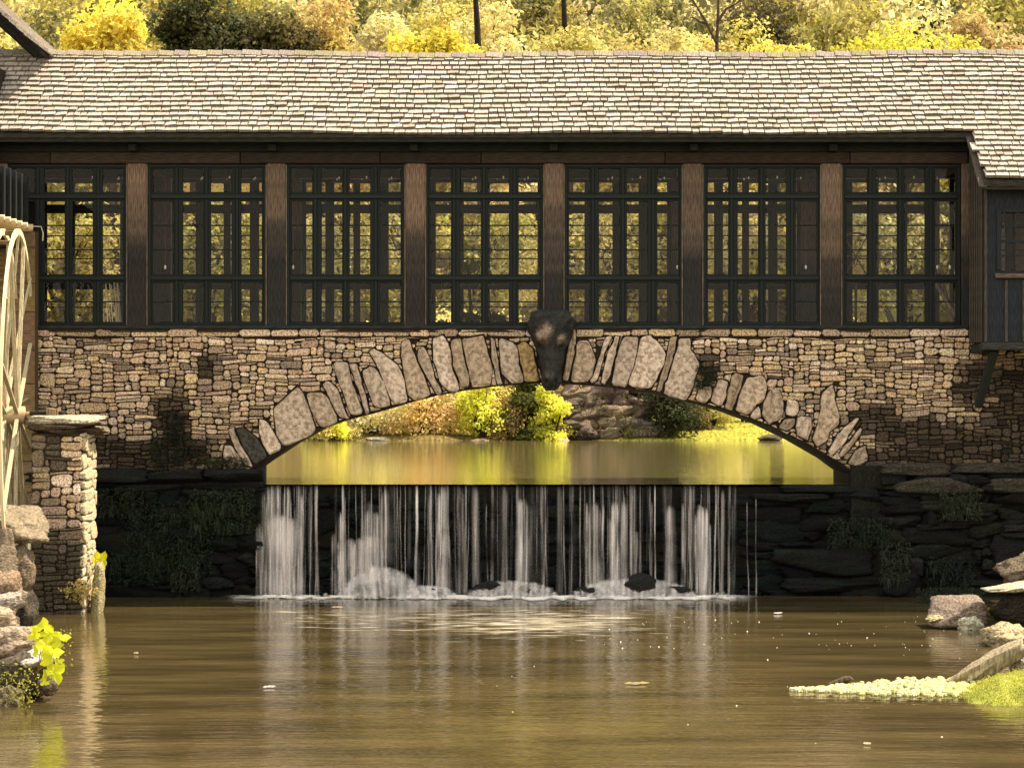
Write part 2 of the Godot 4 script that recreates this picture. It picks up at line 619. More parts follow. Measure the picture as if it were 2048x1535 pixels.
# ---------------------------------------------------------------- the place
func _ready() -> void:
	rng.seed = 20
	wob.seed = 4
	wob.frequency = 0.01
	wob.fractal_octaves = 4
	var cam := Camera3D.new()
	cam.name = "camera"
	add_child(cam)
	cam.position = Vector3(0, EYE, D)
	cam.fov = rad_to_deg(2.0 * atan(767.5 / F))
	cam.near = 0.5
	cam.far = 900.0
	cam.current = true
	var env := Environment.new()
	env.background_mode = Environment.BG_SKY
	var sky_m := ProceduralSkyMaterial.new()
	sky_m.sky_top_color = Color(0.64, 0.66, 0.63)
	sky_m.sky_horizon_color = Color(0.95, 0.88, 0.79)
	sky_m.sky_curve = 0.25
	sky_m.ground_bottom_color = Color(0.22, 0.19, 0.12)
	sky_m.ground_horizon_color = Color(0.5, 0.46, 0.36)
	sky_m.sun_angle_max = 12.0
	var sky := Sky.new()
	sky.sky_material = sky_m
	env.sky = sky
	env.background_energy_multiplier = 1.8
	env.tonemap_mode = Environment.TONE_MAPPER_LINEAR
	env.tonemap_exposure = 2.3
	env.sdfgi_enabled = true
	env.ssao_enabled = true
	env.ssil_enabled = true
	var we := WorldEnvironment.new()
	we.name = "world"
	we.environment = env
	add_child(we)
	var sun := DirectionalLight3D.new()
	sun.name = "sun"
	add_child(sun)
	sun.light_energy = 1.6
	sun.light_color = Color(1.0, 0.925, 0.81)
	sun.light_angular_distance = 0.5
	sun.shadow_enabled = true
	sun.look_at_from_position(Vector3(0.65, 1.0, -0.2) * 60.0, Vector3.ZERO)
	materials()
	terrain()
	waters()
	bridge()
	dam()
	gallery()
	house()
	mill()
	pier()
	wheel()
	falls()
	banks()
	far_bank()
	hillside()
	inside()
	litter()

# ---------------------------------------------------------------- ground and water
func left_shore(z: float) -> float:
	return [-9.6, -8.6, -6.75, -6.25, -7.5][0] if z < 4.0 else (lerpf(-9.6, -6.75, clampf((z - 4.0) / 9.0, 0, 1)) if z < 13.0 else lerpf(-6.75, -6.4, clampf((z - 13.0) / 10.0, 0, 1)))

func right_shore(z: float) -> float:
	return 10.2 if z < 3.0 else (lerpf(10.2, 7.1, clampf((z - 3.0) / 9.0, 0, 1)) if z < 12.0 else lerpf(7.1, 6.7, clampf((z - 12.0) / 10.0, 0, 1)))

func land(x: float, z: float) -> float:
	var n := wob.get_noise_2d(x * 12, z * 12)
	if z > -1.6:
		var out := maxf(left_shore(z) - x, x - right_shore(z))
		var h := -1.2 + 1.6 * smoothstep(-0.8, 0.6, out) + clampf(out * 0.22, 0.0, 2.4) + n * 0.3
		if z > 25.0:
			h = maxf(h, lerpf(-1.2, 2.55, smoothstep(26.0, 36.0, z)))
		return h
	var far := -34.6 - z + n * 1.6                       # how far behind the shoreline
	far = maxf(far, (absf(x - 1.5) - 17.0) * 0.8)
	if z > -5.0:
		return 1.0 if absf(x) < 12.0 else 1.0 + smoothstep(12.0, 15.0, absf(x)) * 3.0
	var steep := 0.30
	var lawn := smoothstep(3.6, 6.0, x) * (1.0 - smoothstep(15.0, 18.0, x))
	var up := maxf(0.0, far - lerpf(2.5, 16.0, lawn)) * steep
	return 1.1 + 1.25 * smoothstep(-1.5, 0.5, far) + clampf(far, 0, 20) * lerpf(0.06, 0.022, lawn) + minf(up, 46.0) + n * 0.15 * clampf(far, 0, 4)

func terrain() -> void:
	var xs := []
	var zs := []
	for k in range(-260, -60, 25):
		xs.append(float(k))
	for k in range(0, 101):
		xs.append(-60.0 + k * 1.2)
	for k in range(85, 261, 25):
		xs.append(float(k))
	for k in range(-260, -110, 15):
		zs.append(float(k))
	for k in range(0, 140):
		zs.append(-110.0 + k * 1.2)
	for k in range(60, 241, 30):
		zs.append(float(k))
	var mb := MB.new()
	for z in zs:
		for x in xs:
			var h := land(x, z)
			var c := Color(0.11, 0.085, 0.04)
			if z < -30.0:
				c = Color(0.17, 0.13, 0.045).lerp(Color(0.40, 0.38, 0.07), smoothstep(3.2, 5.5, x) * (1.0 - smoothstep(16, 19, x)) * (1.0 - smoothstep(-54, -60, z)))
			elif h > 0.8 and z > 0:
				c = Color(0.13, 0.125, 0.03)
			mb.vert(Vector3(x, h, z), jig(c, 0.12))
	for a in zs.size() - 1:
		for b in xs.size() - 1:
			var q := a * xs.size() + b
			mb.quad_i(q, q + 1, q + xs.size() + 1, q + xs.size())
	struct("ground", mb.mesh(M["earth"], true), "earth and grass banks rising to a wooded hillside behind the pond", "ground")

func waters() -> void:
	var a := MB.new()
	a.quad(Vector3(-14, 0, 0.05), Vector3(14, 0, 0.05), Vector3(14, 0, 36), Vector3(-14, 0, 36), Color.WHITE)
	struct("lower_pool_water", a.mesh(M["pool"], true), "olive brown pool below the waterfall, with rippled blurred reflections", "pool")
	var b := MB.new()
	b.quad(Vector3(-40, POND, -52), Vector3(40, POND, -52), Vector3(40, POND, 0.16), Vector3(-40, POND, 0.16), Color.WHITE)
	b.v[2] = Vector3(9, POND, 0.16)
	b.v[3] = Vector3(-9, POND, 0.16)
	struct("upper_pond_water", b.mesh(M["pond"], true), "golden still pond seen through the stone arch", "pond")

# ---------------------------------------------------------------- the stone arch bridge
const ARCH := [[497, 942], [520, 926], [542, 912], [569, 894], [601, 876], [633, 859], [664, 848], [694, 839], [727, 831], [760, 822], [812, 806], [863, 793], [923, 782], [997, 772], [1060, 767], [1100, 766], [1125, 767], [1209, 773], [1303, 785], [1373, 801], [1420, 812], [1468, 826], [1538, 852], [1609, 886], [1679, 926], [1714, 952]]

func traced(ox: float, oy: float, s: float, pts: Array) -> PackedVector2Array:
	var o := PackedVector2Array()
	for k in range(0, pts.size(), 2):
		o.append(Vector2(X(ox + pts[k] / s), Y(oy + pts[k + 1] / s)))
	return o

func voussoirs() -> Array:
	var o := []
	for q in [[45, 1230, 105, 1225, 180, 1310, 255, 1490, 80, 1470, 25, 1340], [85, 1060, 145, 1050, 165, 1130, 335, 1445, 262, 1440, 120, 1190], [165, 1060, 240, 1045, 380, 1160, 495, 1350, 340, 1425, 235, 1230], [395, 960, 470, 975, 640, 1255, 505, 1340, 412, 1160],
			[790, 615, 870, 720, 985, 1070, 900, 1140, 655, 1250, 565, 1080, 550, 850], [885, 700, 1030, 675, 1100, 740, 1220, 1000, 1030, 1050, 940, 880], [1050, 600, 1110, 570, 1200, 650, 1315, 960, 1210, 940, 1105, 720], [1160, 380, 1300, 375, 1340, 560, 1465, 900, 1345, 935, 1240, 640], [1310, 400, 1400, 390, 1460, 620, 1530, 880, 1490, 915, 1385, 560]]:
		o.append(traced(440, 650, 5.115, q))
	for q in [[200, 495, 270, 510, 380, 700, 445, 930, 270, 945, 120, 560], [205, 340, 260, 300, 490, 460, 560, 560, 630, 880, 500, 905, 440, 850, 300, 510], [560, 240, 640, 200, 690, 380, 800, 600, 875, 820, 720, 870, 640, 830, 545, 390], [740, 310, 800, 290, 870, 440, 910, 600, 1000, 770, 935, 815, 720, 400],
			[890, 200, 1010, 160, 1080, 280, 1090, 490, 1195, 760, 1060, 770, 980, 680, 900, 440], [1090, 200, 1190, 200, 1230, 430, 1285, 640, 1265, 720, 1205, 720, 1160, 600, 1112, 480], [1200, 200, 1440, 160, 1475, 290, 1530, 500, 1515, 700, 1310, 730, 1292, 660, 1262, 480], [1510, 200, 1557, 200, 1592, 440, 1640, 690, 1590, 700, 1545, 480], [1600, 210, 1650, 205, 1790, 250, 1830, 500, 1880, 660, 1740, 690, 1635, 580], [1800, 260, 1890, 240, 1980, 310, 2010, 500, 2048, 660, 1890, 675, 1840, 440]]:
		o.append(traced(700, 640, 5.389, q))
	for q in [[280, 115, 327, 115, 320, 380, 225, 780, 165, 770, 220, 420], [350, 250, 480, 250, 530, 350, 595, 500, 505, 800, 255, 790, 315, 520], [720, 200, 795, 200, 690, 450, 605, 770, 538, 810, 520, 780, 640, 440], [830, 205, 895, 200, 835, 440, 765, 700, 705, 830, 655, 800, 725, 470], [940, 210, 1120, 210, 1115, 420, 1060, 640, 970, 855, 785, 840, 845, 480], [1160, 205, 1310, 200, 1480, 410, 1460, 560, 1370, 740, 1290, 890, 990, 840, 1095, 560], [1545, 220, 1640, 200, 1570, 480, 1485, 760, 1420, 910, 1362, 910, 1455, 600], [1660, 240, 1790, 230, 1800, 380, 1920, 560, 1850, 780, 1800, 960, 1730, 1030, 1445, 950, 1505, 760, 1640, 350]]:
		o.append(traced(1100, 640, 6.4, q))
	for q in [[170, 400, 260, 420, 240, 510, 190, 610, 65, 560, 92, 470], [330, 330, 430, 350, 420, 500, 350, 640, 235, 590, 262, 480], [490, 255, 610, 280, 600, 390, 520, 560, 470, 695, 392, 660, 440, 450], [670, 300, 840, 295, 880, 440, 830, 590, 730, 640, 680, 740, 515, 690, 565, 500], [790, 640, 800, 760, 750, 785, 692, 760, 732, 670], [920, 440, 1020, 460, 1070, 640, 1050, 740, 980, 810, 905, 850, 825, 730, 835, 600], [1110, 570, 1200, 560, 1250, 660, 1200, 755, 1082, 740],
			[1050, 785, 1190, 772, 1190, 860, 1100, 925, 1020, 890], [1222, 762, 1380, 762, 1385, 860, 1340, 1030, 1232, 980, 1202, 900], [1630, 380, 1650, 560, 1710, 830, 1590, 930, 1555, 1040, 1440, 1100, 1390, 1000, 1480, 780, 1492, 480], [1900, 770, 1935, 780, 1800, 980, 1625, 1200, 1565, 1160, 1690, 940], [1940, 880, 1950, 930, 1830, 1120, 1722, 1225, 1692, 1190, 1760, 1080], [1900, 1120, 2000, 1080, 2030, 1250, 1900, 1330, 1790, 1280]]:
		o.append(traced(1380, 700, 5.686, q))
	return o

func bridge() -> void:
	var o := thing("stone_arch_bridge", "rubble stone bridge with one wide segmental arch of upright stones over the weir", "bridge")
	var depth := 3.3
	var arch := PackedVector2Array()
	for q in ARCH:
		arch.append(Vector2(X(q[0]), Y(q[1])))
	# body: front and rear faces with the arch left open, the vault and the top
	var core := MB.new()
	var mort := Color(0.045, 0.035, 0.026)
	var top := Y(654)
	for z in [-0.05, -depth]:
		var prev := Vector2(-13.0, 0.0)
		for k in arch.size():
			var a := arch[k]
			if k == 0:
				core.quad(Vector3(-13, -0.5, z), Vector3(a.x, -0.5, z), Vector3(a.x, top, z), Vector3(-13, top, z), mort)
			else:
				core.quad(Vector3(prev.x, prev.y, z), Vector3(a.x, a.y, z), Vector3(a.x, top, z), Vector3(prev.x, top, z), mort)
			prev = a
		core.quad(Vector3(prev.x, -0.5, z), Vector3(13.5, -0.5, z), Vector3(13.5, top, z), Vector3(prev.x, top, z), mort)
	core.quad(Vector3(-13, top, -0.05), Vector3(13.5, top, -0.05), Vector3(13.5, top, -depth), Vector3(-13, top, -depth), mort)
	put("core_wall", core.mesh(M["mortar"]), o)
	var vault := MB.new()
	var rows := 8
	for k in arch.size() - 1:
		for r in rows:
			var z0 := -0.05 - (depth - 0.05) * r / rows
			var z1 := -0.05 - (depth - 0.05) * (r + 1) / rows
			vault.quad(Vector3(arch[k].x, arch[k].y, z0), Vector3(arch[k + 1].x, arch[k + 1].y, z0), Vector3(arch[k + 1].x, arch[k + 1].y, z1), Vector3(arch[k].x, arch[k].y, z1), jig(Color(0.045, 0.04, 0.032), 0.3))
	for e in [arch[0], arch[arch.size() - 1]]:
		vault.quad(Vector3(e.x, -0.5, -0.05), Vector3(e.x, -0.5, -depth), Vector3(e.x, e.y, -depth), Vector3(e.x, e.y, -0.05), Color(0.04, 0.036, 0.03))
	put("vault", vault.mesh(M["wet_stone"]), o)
	var front := Transform3D()
	var vs := voussoirs()
	var holes := []
	for p in vs:
		holes.append(Geometry2D.offset_polygon(p, 0.02, Geometry2D.JOIN_MITER)[0])
	var cut := arch.duplicate()
	cut.append(Vector2(arch[arch.size() - 1].x + 0.02, 0))
	cut.append(Vector2(arch[0].x - 0.02, 0))
	holes.append(Geometry2D.offset_polygon(cut, 0.03, Geometry2D.JOIN_MITER)[0])
	holes.append(PackedVector2Array([Vector2(X(1062), Y(640)), Vector2(X(1142), Y(640)), Vector2(X(1135), Y(720)), Vector2(X(1118), Y(785)), Vector2(X(1090), Y(785)), Vector2(X(1075), Y(720))]))
	for k in vs.size():
		var mb := MB.new()
		var c := bounds(vs[k]).get_center()
		var col: Color = [Color(0.54, 0.43, 0.34), Color(0.47, 0.365, 0.275), Color(0.58, 0.465, 0.38), Color(0.42, 0.32, 0.235)][rng.randi_range(0, 3)]
		if k == 18:
			col = Color(0.44, 0.31, 0.15)
		if k == 2:
			col = Color(0.07, 0.065, 0.055)
		col *= lerpf(1.0, 0.3, damp_and_shade(c) * 0.8)
		stone(mb, roughened(chaikin(chaikin(Geometry2D.offset_polygon(vs[k], 0.001, Geometry2D.JOIN_MITER)[0], 1, 0.13), 1, 0.2)), front, R(0.03, 0.075), 0.03, col * R(0.75, 1.1), -0.06, 0.022)
		var s := put("arch_stone", mb.mesh(M["lichen_stone"]), o)
		if k == 2:
			s.set_meta("label", "black weathered arch stone near the left springing")
	# coping course under the sill, then the random courses below it
	var polys := []
	var u := X(70)
	while u < X(1932):
		var w := R(0.28, 0.85)
		polys.append(rect_poly(Vector2(u, Y(673)), Vector2(u + w, Y(657)), 0.014))
		u += w
	polys = cut_away(polys, holes)
	polys.append_array(cut_away(rubble(X(60), Y(941), X(2150), Y(674), 0.046, 0.039, 0.6, 0.5), holes))
	polys.sort_custom(func(a, b): return absf(area(a)) > absf(area(b)))
	var rest := MB.new()
	for k in polys.size():
		var mb := MB.new() if k < 300 else rest
		var c := bounds(polys[k]).get_center()
		var col := tone(1.05 + 0.12 * (c.y - 3.5)) * lerpf(1.0, 0.13, damp_and_shade(c))
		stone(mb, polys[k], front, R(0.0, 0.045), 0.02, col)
		if k < 300:
			put("stone", mb.mesh(M["stone"]), o)
	stuffed(put("small_stones", rest.mesh(M["stone"]), o))
	# the carved animal head that stands for a keystone
	var hd := MB.new()
	var levels := 34
	var sides := 30
	for j in levels + 1:
		var f := j / float(levels)
		var y := lerpf(Y(619), Y(781), f)
		var hw := 0.0
		var dp := 0.0
		var keys := [[0.0, 0.26, 0.30], [0.04, 0.42, 0.42], [0.16, 0.48, 0.48], [0.28, 0.45, 0.46], [0.40, 0.36, 0.46], [0.5, 0.29, 0.44], [0.62, 0.24, 0.48], [0.74, 0.20, 0.56], [0.86, 0.20, 0.64], [0.95, 0.18, 0.58], [1.0, 0.09, 0.42]]
		for k in keys.size() - 1:
			if f >= keys[k][0] and f <= keys[k + 1][0]:
				var t: float = smoothstep(0.0, 1.0, (f - keys[k][0]) / (keys[k + 1][0] - keys[k][0]))
				hw = lerpf(keys[k][1], keys[k + 1][1], t)
				dp = lerpf(keys[k][2], keys[k + 1][2], t)
		for s in sides:
			var a := PI * s / (sides - 1)
			var x := cos(a)
			var z := pow(sin(a), 0.75)
			var p := Vector3(x * hw, 0, z * dp)
			for e in [-1, 1]:
				p.z -= 0.20 * exp(-pow((x * hw - e * 0.19) / 0.075, 2) - pow((f - 0.46) / 0.045, 2))       # eye hollows
				p.z += 0.14 * exp(-pow((x * hw - e * 0.2) / 0.10, 2) - pow((f - 0.37) / 0.045, 2))       # brows
				p.z -= 0.16 * exp(-pow((x * hw - e * 0.085) / 0.035, 2) - pow((f - 0.88) / 0.035, 2))   # nostrils
				p.z += 0.10 * exp(-pow((x * hw - e * 0.34) / 0.12, 2) - pow((f - 0.14) / 0.09, 2))      # horn bosses
			p.z -= 0.12 * exp(-pow((f - 0.95) / 0.018, 2)) * z
			var n := wob.get_noise_3d(p.x * 260, y * 260, p.z * 260)
			p += Vector3(x, 0, z) * (n * 0.05 + wob.get_noise_3d(p.x * 500, y * 420, p.z * 500) * lerpf(0.12, 0.03, smoothstep(0.2, 0.42, f)))
			var worn := maxf(blobby(Vector2(p.x, f), Vector2(-0.13, 0.29), Vector2(0.15, 0.15)), blobby(Vector2(p.x, f), Vector2(0.22, 0.40), Vector2(0.11, 0.09)))
			worn = maxf(worn, 0.35 * blobby(Vector2(p.x, f), Vector2(-0.05, 0.8), Vector2(0.12, 0.07)))
			hd.vert(Vector3(X(1102), y, 0.02) + p, Color(0.026, 0.027, 0.027).lerp(Color(0.30, 0.22, 0.165), worn * clampf(0.75 + n * 1.5, 0, 1)))
	for j in levels:
		for s in sides - 1:
			var q := j * sides + s
			hd.quad_i(q, q + sides, q + sides + 1, q + 1)
	for e in [0, levels]:
		var m := hd.vert(Vector3(X(1102), lerpf(Y(619), Y(781), e / float(levels)), 0.02), Color(0.016, 0.016, 0.016))
		for s in sides - 1:
			hd.tri(m, e * sides + s, e * sides + s + 1)
	var head := put("keystone_head", hd.mesh(M["bronze"], true), o)
	head.set_meta("label", "dark weathered carved animal head over the crown of the arch")

# ---------------------------------------------------------------- walls beside and behind the falls
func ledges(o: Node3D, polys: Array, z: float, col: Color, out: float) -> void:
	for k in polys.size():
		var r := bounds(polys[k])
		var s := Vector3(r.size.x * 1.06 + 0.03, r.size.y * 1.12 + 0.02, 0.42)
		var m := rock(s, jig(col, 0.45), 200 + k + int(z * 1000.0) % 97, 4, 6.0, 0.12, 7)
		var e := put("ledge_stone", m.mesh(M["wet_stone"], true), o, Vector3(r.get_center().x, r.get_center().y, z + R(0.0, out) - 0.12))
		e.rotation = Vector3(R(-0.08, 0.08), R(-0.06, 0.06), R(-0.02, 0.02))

func dam() -> void:
	var o := thing("dam_wall", "dark mossy dam wall with ferns left of the waterfall", "wall")
	var mb := MB.new()
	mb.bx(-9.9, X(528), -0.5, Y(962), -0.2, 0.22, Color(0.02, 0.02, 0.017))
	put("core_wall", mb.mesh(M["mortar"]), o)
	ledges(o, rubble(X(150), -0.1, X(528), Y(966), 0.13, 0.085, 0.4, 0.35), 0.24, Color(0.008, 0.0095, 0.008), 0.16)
	for q in [[60, 300], [302, 408], [411, 526]]:
		var s := MB.new()
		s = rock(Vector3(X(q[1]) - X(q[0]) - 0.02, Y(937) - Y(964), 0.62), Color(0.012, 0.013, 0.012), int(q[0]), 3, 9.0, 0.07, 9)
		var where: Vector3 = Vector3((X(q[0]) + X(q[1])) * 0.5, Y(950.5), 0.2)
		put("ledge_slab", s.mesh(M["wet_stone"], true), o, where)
	var o2 := thing("dam_wall", "dark stepped stone dam wall right of the waterfall under the timber house", "wall")
	mb = MB.new()
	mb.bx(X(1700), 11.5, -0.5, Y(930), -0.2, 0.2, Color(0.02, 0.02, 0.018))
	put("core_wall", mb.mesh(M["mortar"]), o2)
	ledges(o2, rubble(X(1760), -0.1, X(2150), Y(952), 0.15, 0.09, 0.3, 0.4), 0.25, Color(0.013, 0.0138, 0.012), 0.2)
	for q in [[1757, 1895, 926, 950], [1897, 2045, 924, 948], [2047, 2180, 925, 949], [1780, 1960, 952, 985], [1965, 2150, 953, 983]]:
		var s := MB.new()
		s = rock(Vector3(X(q[1]) - X(q[0]) - 0.02, Y(q[2]) - Y(q[3]) - 0.01, 0.7), Color(0.05, 0.043, 0.034), int(q[0]), 3, 9.0, 0.07, 9)
		var where: Vector3 = Vector3((X(q[0]) + X(q[1])) * 0.5, (Y(q[2]) + Y(q[3])) * 0.5, 0.14 if q[2] < 940 else 0.22)
		put("ledge_slab", s.mesh(M["rock"], true), o2, where)
	var w := thing("weir", "black wet stone weir behind the waterfall", "weir")
	mb = MB.new()
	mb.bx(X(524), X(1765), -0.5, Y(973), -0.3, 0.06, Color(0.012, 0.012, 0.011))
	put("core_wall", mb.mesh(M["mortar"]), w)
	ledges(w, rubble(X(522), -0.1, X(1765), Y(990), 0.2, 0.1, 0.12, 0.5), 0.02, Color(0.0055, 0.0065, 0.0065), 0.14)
	for q in [[1560, 1720, 968, 984], [1500, 1655, 985, 1006], [1660, 1790, 975, 1004], [1545, 1740, 1095, 1150], [1565, 1800, 1152, 1182]]:
		var s := MB.new()
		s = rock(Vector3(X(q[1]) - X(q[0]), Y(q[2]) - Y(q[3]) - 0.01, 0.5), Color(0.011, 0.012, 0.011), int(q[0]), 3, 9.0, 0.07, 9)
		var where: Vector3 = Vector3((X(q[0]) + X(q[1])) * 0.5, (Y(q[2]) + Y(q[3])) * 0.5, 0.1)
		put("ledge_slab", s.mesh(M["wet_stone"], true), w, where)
	# plants that hang from these walls
	var fern := func(px: float, py: float, z: float, wide: float, high: float, n: int, col: Color, label: String) -> void:
		var f := thing("hanging_fern", label, "fern", P(px, py, z), "")
		var b := MB.new()
		for k in n:
			blades(b, Vector3(R(-0.5, 0.5) * wide, R(-1.0, 0.0) * high, R(0, 0.1)), (7 if k % 2 else 4), R(0.12, 0.3), R(0.014, 0.026), col * R(0.7, 1.25), R(0.9, 1.8), 0.7, Vector3(R(-0.6, 0.6), 0.5, 0.8))
			for j in 14:
				leaf_at(b, Vector3(R(-0.6, 0.6) * wide, R(-1.1, 0.1) * high, R(0, 0.14)), R(0.012, 0.03), jig(col, 0.5))
		put("fronds", b.mesh(M["leaf"]), f)
	fern.call(445, 985, 0.42, 1.1, 0.75, 90, Color(0.045, 0.06, 0.03), "grassy fern tuft hanging from the dam wall beside the falls")
	fern.call(335, 1015, 0.4, 1.5, 1.2, 120, Color(0.035, 0.05, 0.03), "broad mat of dark ferns in the middle of the dam wall")
	fern.call(240, 980, 0.42, 0.8, 0.5, 50, Color(0.04, 0.05, 0.03), "small fern patch on the dam wall beside the stone pier")
	fern.call(372, 1115, 0.42, 0.5, 0.6, 36, Color(0.05, 0.062, 0.035), "thin trailing fern low on the dam wall")
	fern.call(270, 1105, 0.42, 0.9, 0.6, 50, Color(0.032, 0.045, 0.028), "dark fern clump near the water beside the stone pier")
	fern.call(360, 880, 0.02, 1.0, 0.75, 90, Color(0.03, 0.036, 0.02), "dark ivy patch climbing the bridge wall above the ledge")
	fern.call(350, 830, 0.02, 0.35, 0.5, 40, Color(0.028, 0.032, 0.02), "narrow dark creeper on the bridge wall above the ivy patch")
	fern.call(455, 915, 0.06, 0.7, 0.3, 40, Color(0.04, 0.045, 0.022), "low weeds at the left foot of the arch")
	fern.call(1740, 935, 0.06, 0.6, 0.5, 40, Color(0.035, 0.042, 0.022), "weeds at the right foot of the arch")
	fern.call(1412, 735, 0.03, 0.35, 0.4, 26, Color(0.03, 0.036, 0.02), "dark moss tuft between arch stones right of the carved head")
	fern.call(1920, 975, 0.5, 0.7, 0.6, 50, Color(0.055, 0.065, 0.04), "green fern on the upper ledge below the timber house")
	fern.call(1790, 1090, 0.44, 0.5, 0.7, 50, Color(0.06, 0.07, 0.045), "pale leafy creeper hanging midway down the stepped wall")
	fern.call(1720, 1040, 0.42, 1.1, 0.5, 70, Color(0.035, 0.045, 0.03), "dark creeper on the blocks next to the dry end of the weir")
	fern.call(1900, 1120, 0.46, 0.8, 0.7, 70, Color(0.032, 0.044, 0.03), "dark bushy ferns low on the stepped wall")
	fern.call(1900, 1178, 1.6, 1.1, 0.35, 90, Color(0.04, 0.052, 0.034), "fern bank at the waterline by the stone landing")

# ---------------------------------------------------------------- the timber gallery
const PAINT := Color(0.017, 0.0215, 0.0205)
const RIDGE_Z := -1.6

func roof_y(z: float) -> float:      # the front slope as a plane
	return Y(268, 0.5) - (z - 0.5) * (Y(113, RIDGE_Z) - Y(268, 0.5)) / (0.5 - RIDGE_Z)

func sag(x: float) -> float:
	return 0.05 * pow(clampf(-x / 9.0, -0.4, 1.1), 2) + 0.02 * sin(x * 0.9) + 0.03 * smoothstep(5.0, 9.5, x) - 0.02

# one framed window: x runs from 0 to 2.38, its foot at y = 0
func window(parent: Node3D, at: Vector3, back := false) -> Node3D:
	var w := Node3D.new()
	w.name = "window"
	parent.add_child(w, true)
	w.position = at
	var foot := 650.0
	var yy := func(py: float) -> float: return (foot - py) / 100.0
	var fr := MB.new()
	var d0 := -0.06
	var d1 := 0.06
	fr.bx(0.0, 2.38, yy.call(650), yy.call(645.5), d0, d1, PAINT, 0.01)
	fr.bx(0.0, 2.38, yy.call(334), yy.call(328), d0, d1, PAINT, 0.01)
	fr.bx(0.0, 0.06, yy.call(645.5), yy.call(334), d0, d1, PAINT, 0.01)
	fr.bx(2.32, 2.38, yy.call(645.5), yy.call(334), d0, d1, PAINT, 0.01)
	fr.bx(0.06, 2.32, yy.call(397), yy.call(388), d0, d1 + 0.015, PAINT * 1.2, 0.015)
	fr.bx(0.06, 2.32, yy.call(560), yy.call(552), d0, d1 + 0.015, PAINT * 1.2, 0.015)
	for x in [0.575, 1.175, 1.785]:
		for q in [[388, 334], [552, 397], [645.5, 560]]:
			fr.bx(x - 0.03, x + 0.03, yy.call(q[0]), yy.call(q[1]), d0, d1 - 0.006, PAINT, 0.008)
	put("frame", fr.mesh(M["painted_wood"]), w)
	var xs := [[0.06, 0.545], [0.605, 1.145], [1.205, 1.755], [1.815, 2.32]]
	var ps := [[0.10, 0.51], [0.70, 1.11], [1.26, 1.67], [1.87, 2.28]]
	for k in 4:
		for q in [[388, 334, 383, 336, []], [552, 397, 548, 402, [450, 499]], [645.5, 560, 643, 565, [603]]]:
			var s := MB.new()
			var x0: float = xs[k][0]
			var x1: float = xs[k][1]
			var p0: float = ps[k][0]
			var p1: float = ps[k][1]
			s.bx(x0, p0, yy.call(q[0]), yy.call(q[1]), -0.035, 0.035, PAINT * 0.9, 0.008)
			s.bx(p1, x1, yy.call(q[0]), yy.call(q[1]), -0.035, 0.035, PAINT * 0.9, 0.008)
			s.bx(p0, p1, yy.call(q[0]), yy.call(q[2]), -0.035, 0.035, PAINT * 0.9, 0.004)
			s.bx(p0, p1, yy.call(q[3]), yy.call(q[1]), -0.035, 0.035, PAINT * 0.9, 0.004)
			put("sash", s.mesh(M["painted_wood"]), w)
			var cuts: Array = [q[2]] + [] + [q[3]]
			var mids: Array = q[4].duplicate()
			mids.reverse()
			cuts = [q[2]] + mids + [q[3]]
			for j in mids:
				var mu := MB.new()
				mu.bx(p0, p1, yy.call(j + 1.3), yy.call(j - 1.3), -0.018, 0.018, PAINT * 0.9)
				put("muntin", mu.mesh(M["painted_wood"]), w)
			for j in cuts.size() - 1:
				var g := MB.new()
				var t := R(-0.004, 0.004)
				g.quad(Vector3(p0, yy.call(cuts[j]), t), Vector3(p1, yy.call(cuts[j]), -t), Vector3(p1, yy.call(cuts[j + 1]), -t), Vector3(p0, yy.call(cuts[j + 1]), t), Color.WHITE)
				put("pane", g.mesh(M["glass"]), w)
	return w

func shingle_mesh(w: float, l: float, col: Color) -> ArrayMesh:
	var mb := MB.new()
	# butt at +z, thick there, thin at the head
	var n := 3
	var k := 0
	var ys := [R(0.038, 0.058), R(0.038, 0.058)]
	var a := []
	for e in [-1, 1]:
		var t: float = ys[0] if e < 0 else ys[1]
		var zb := l * 0.5 + R(-0.008, 0.008)
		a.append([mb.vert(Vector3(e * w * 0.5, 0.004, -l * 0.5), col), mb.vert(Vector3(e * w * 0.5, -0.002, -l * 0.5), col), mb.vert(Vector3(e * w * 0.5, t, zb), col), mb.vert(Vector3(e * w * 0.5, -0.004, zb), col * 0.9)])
	mb.quad_i(a[0][0], a[0][2], a[1][2], a[1][0])
	mb.quad_i(a[0][1], a[1][1], a[1][3], a[0][3])
	mb.quad(mb.v[a[0][2]], mb.v[a[0][3]], mb.v[a[1][3]], mb.v[a[1][2]], col * 0.4)  # dark weathered end grain; also paints in the shade line under each course
	mb.quad_i(a[0][0], a[1][0], a[1][1], a[0][1])
	mb.quad_i(a[0][0], a[0][1], a[0][3], a[0][2])
	mb.quad_i(a[1][0], a[1][2], a[1][3], a[1][1])
	return mb.mesh(M["shingle"])

var SH := []
func shingles_prepare() -> void:
	for k in 30:
		var c: Array = [[0.57, 0.495, 0.43], [0.52, 0.45, 0.39], [0.60, 0.53, 0.465], [0.45, 0.385, 0.325], [0.55, 0.475, 0.41]][k % 5]
		var w := R(0.12, 0.30)
		var gj := R(0.9, 1.1)
		SH.append([w, shingle_mesh(w - R(0.012, 0.026), 0.34, Color(c[0] * gj, c[1] * gj, c[2] * gj))])

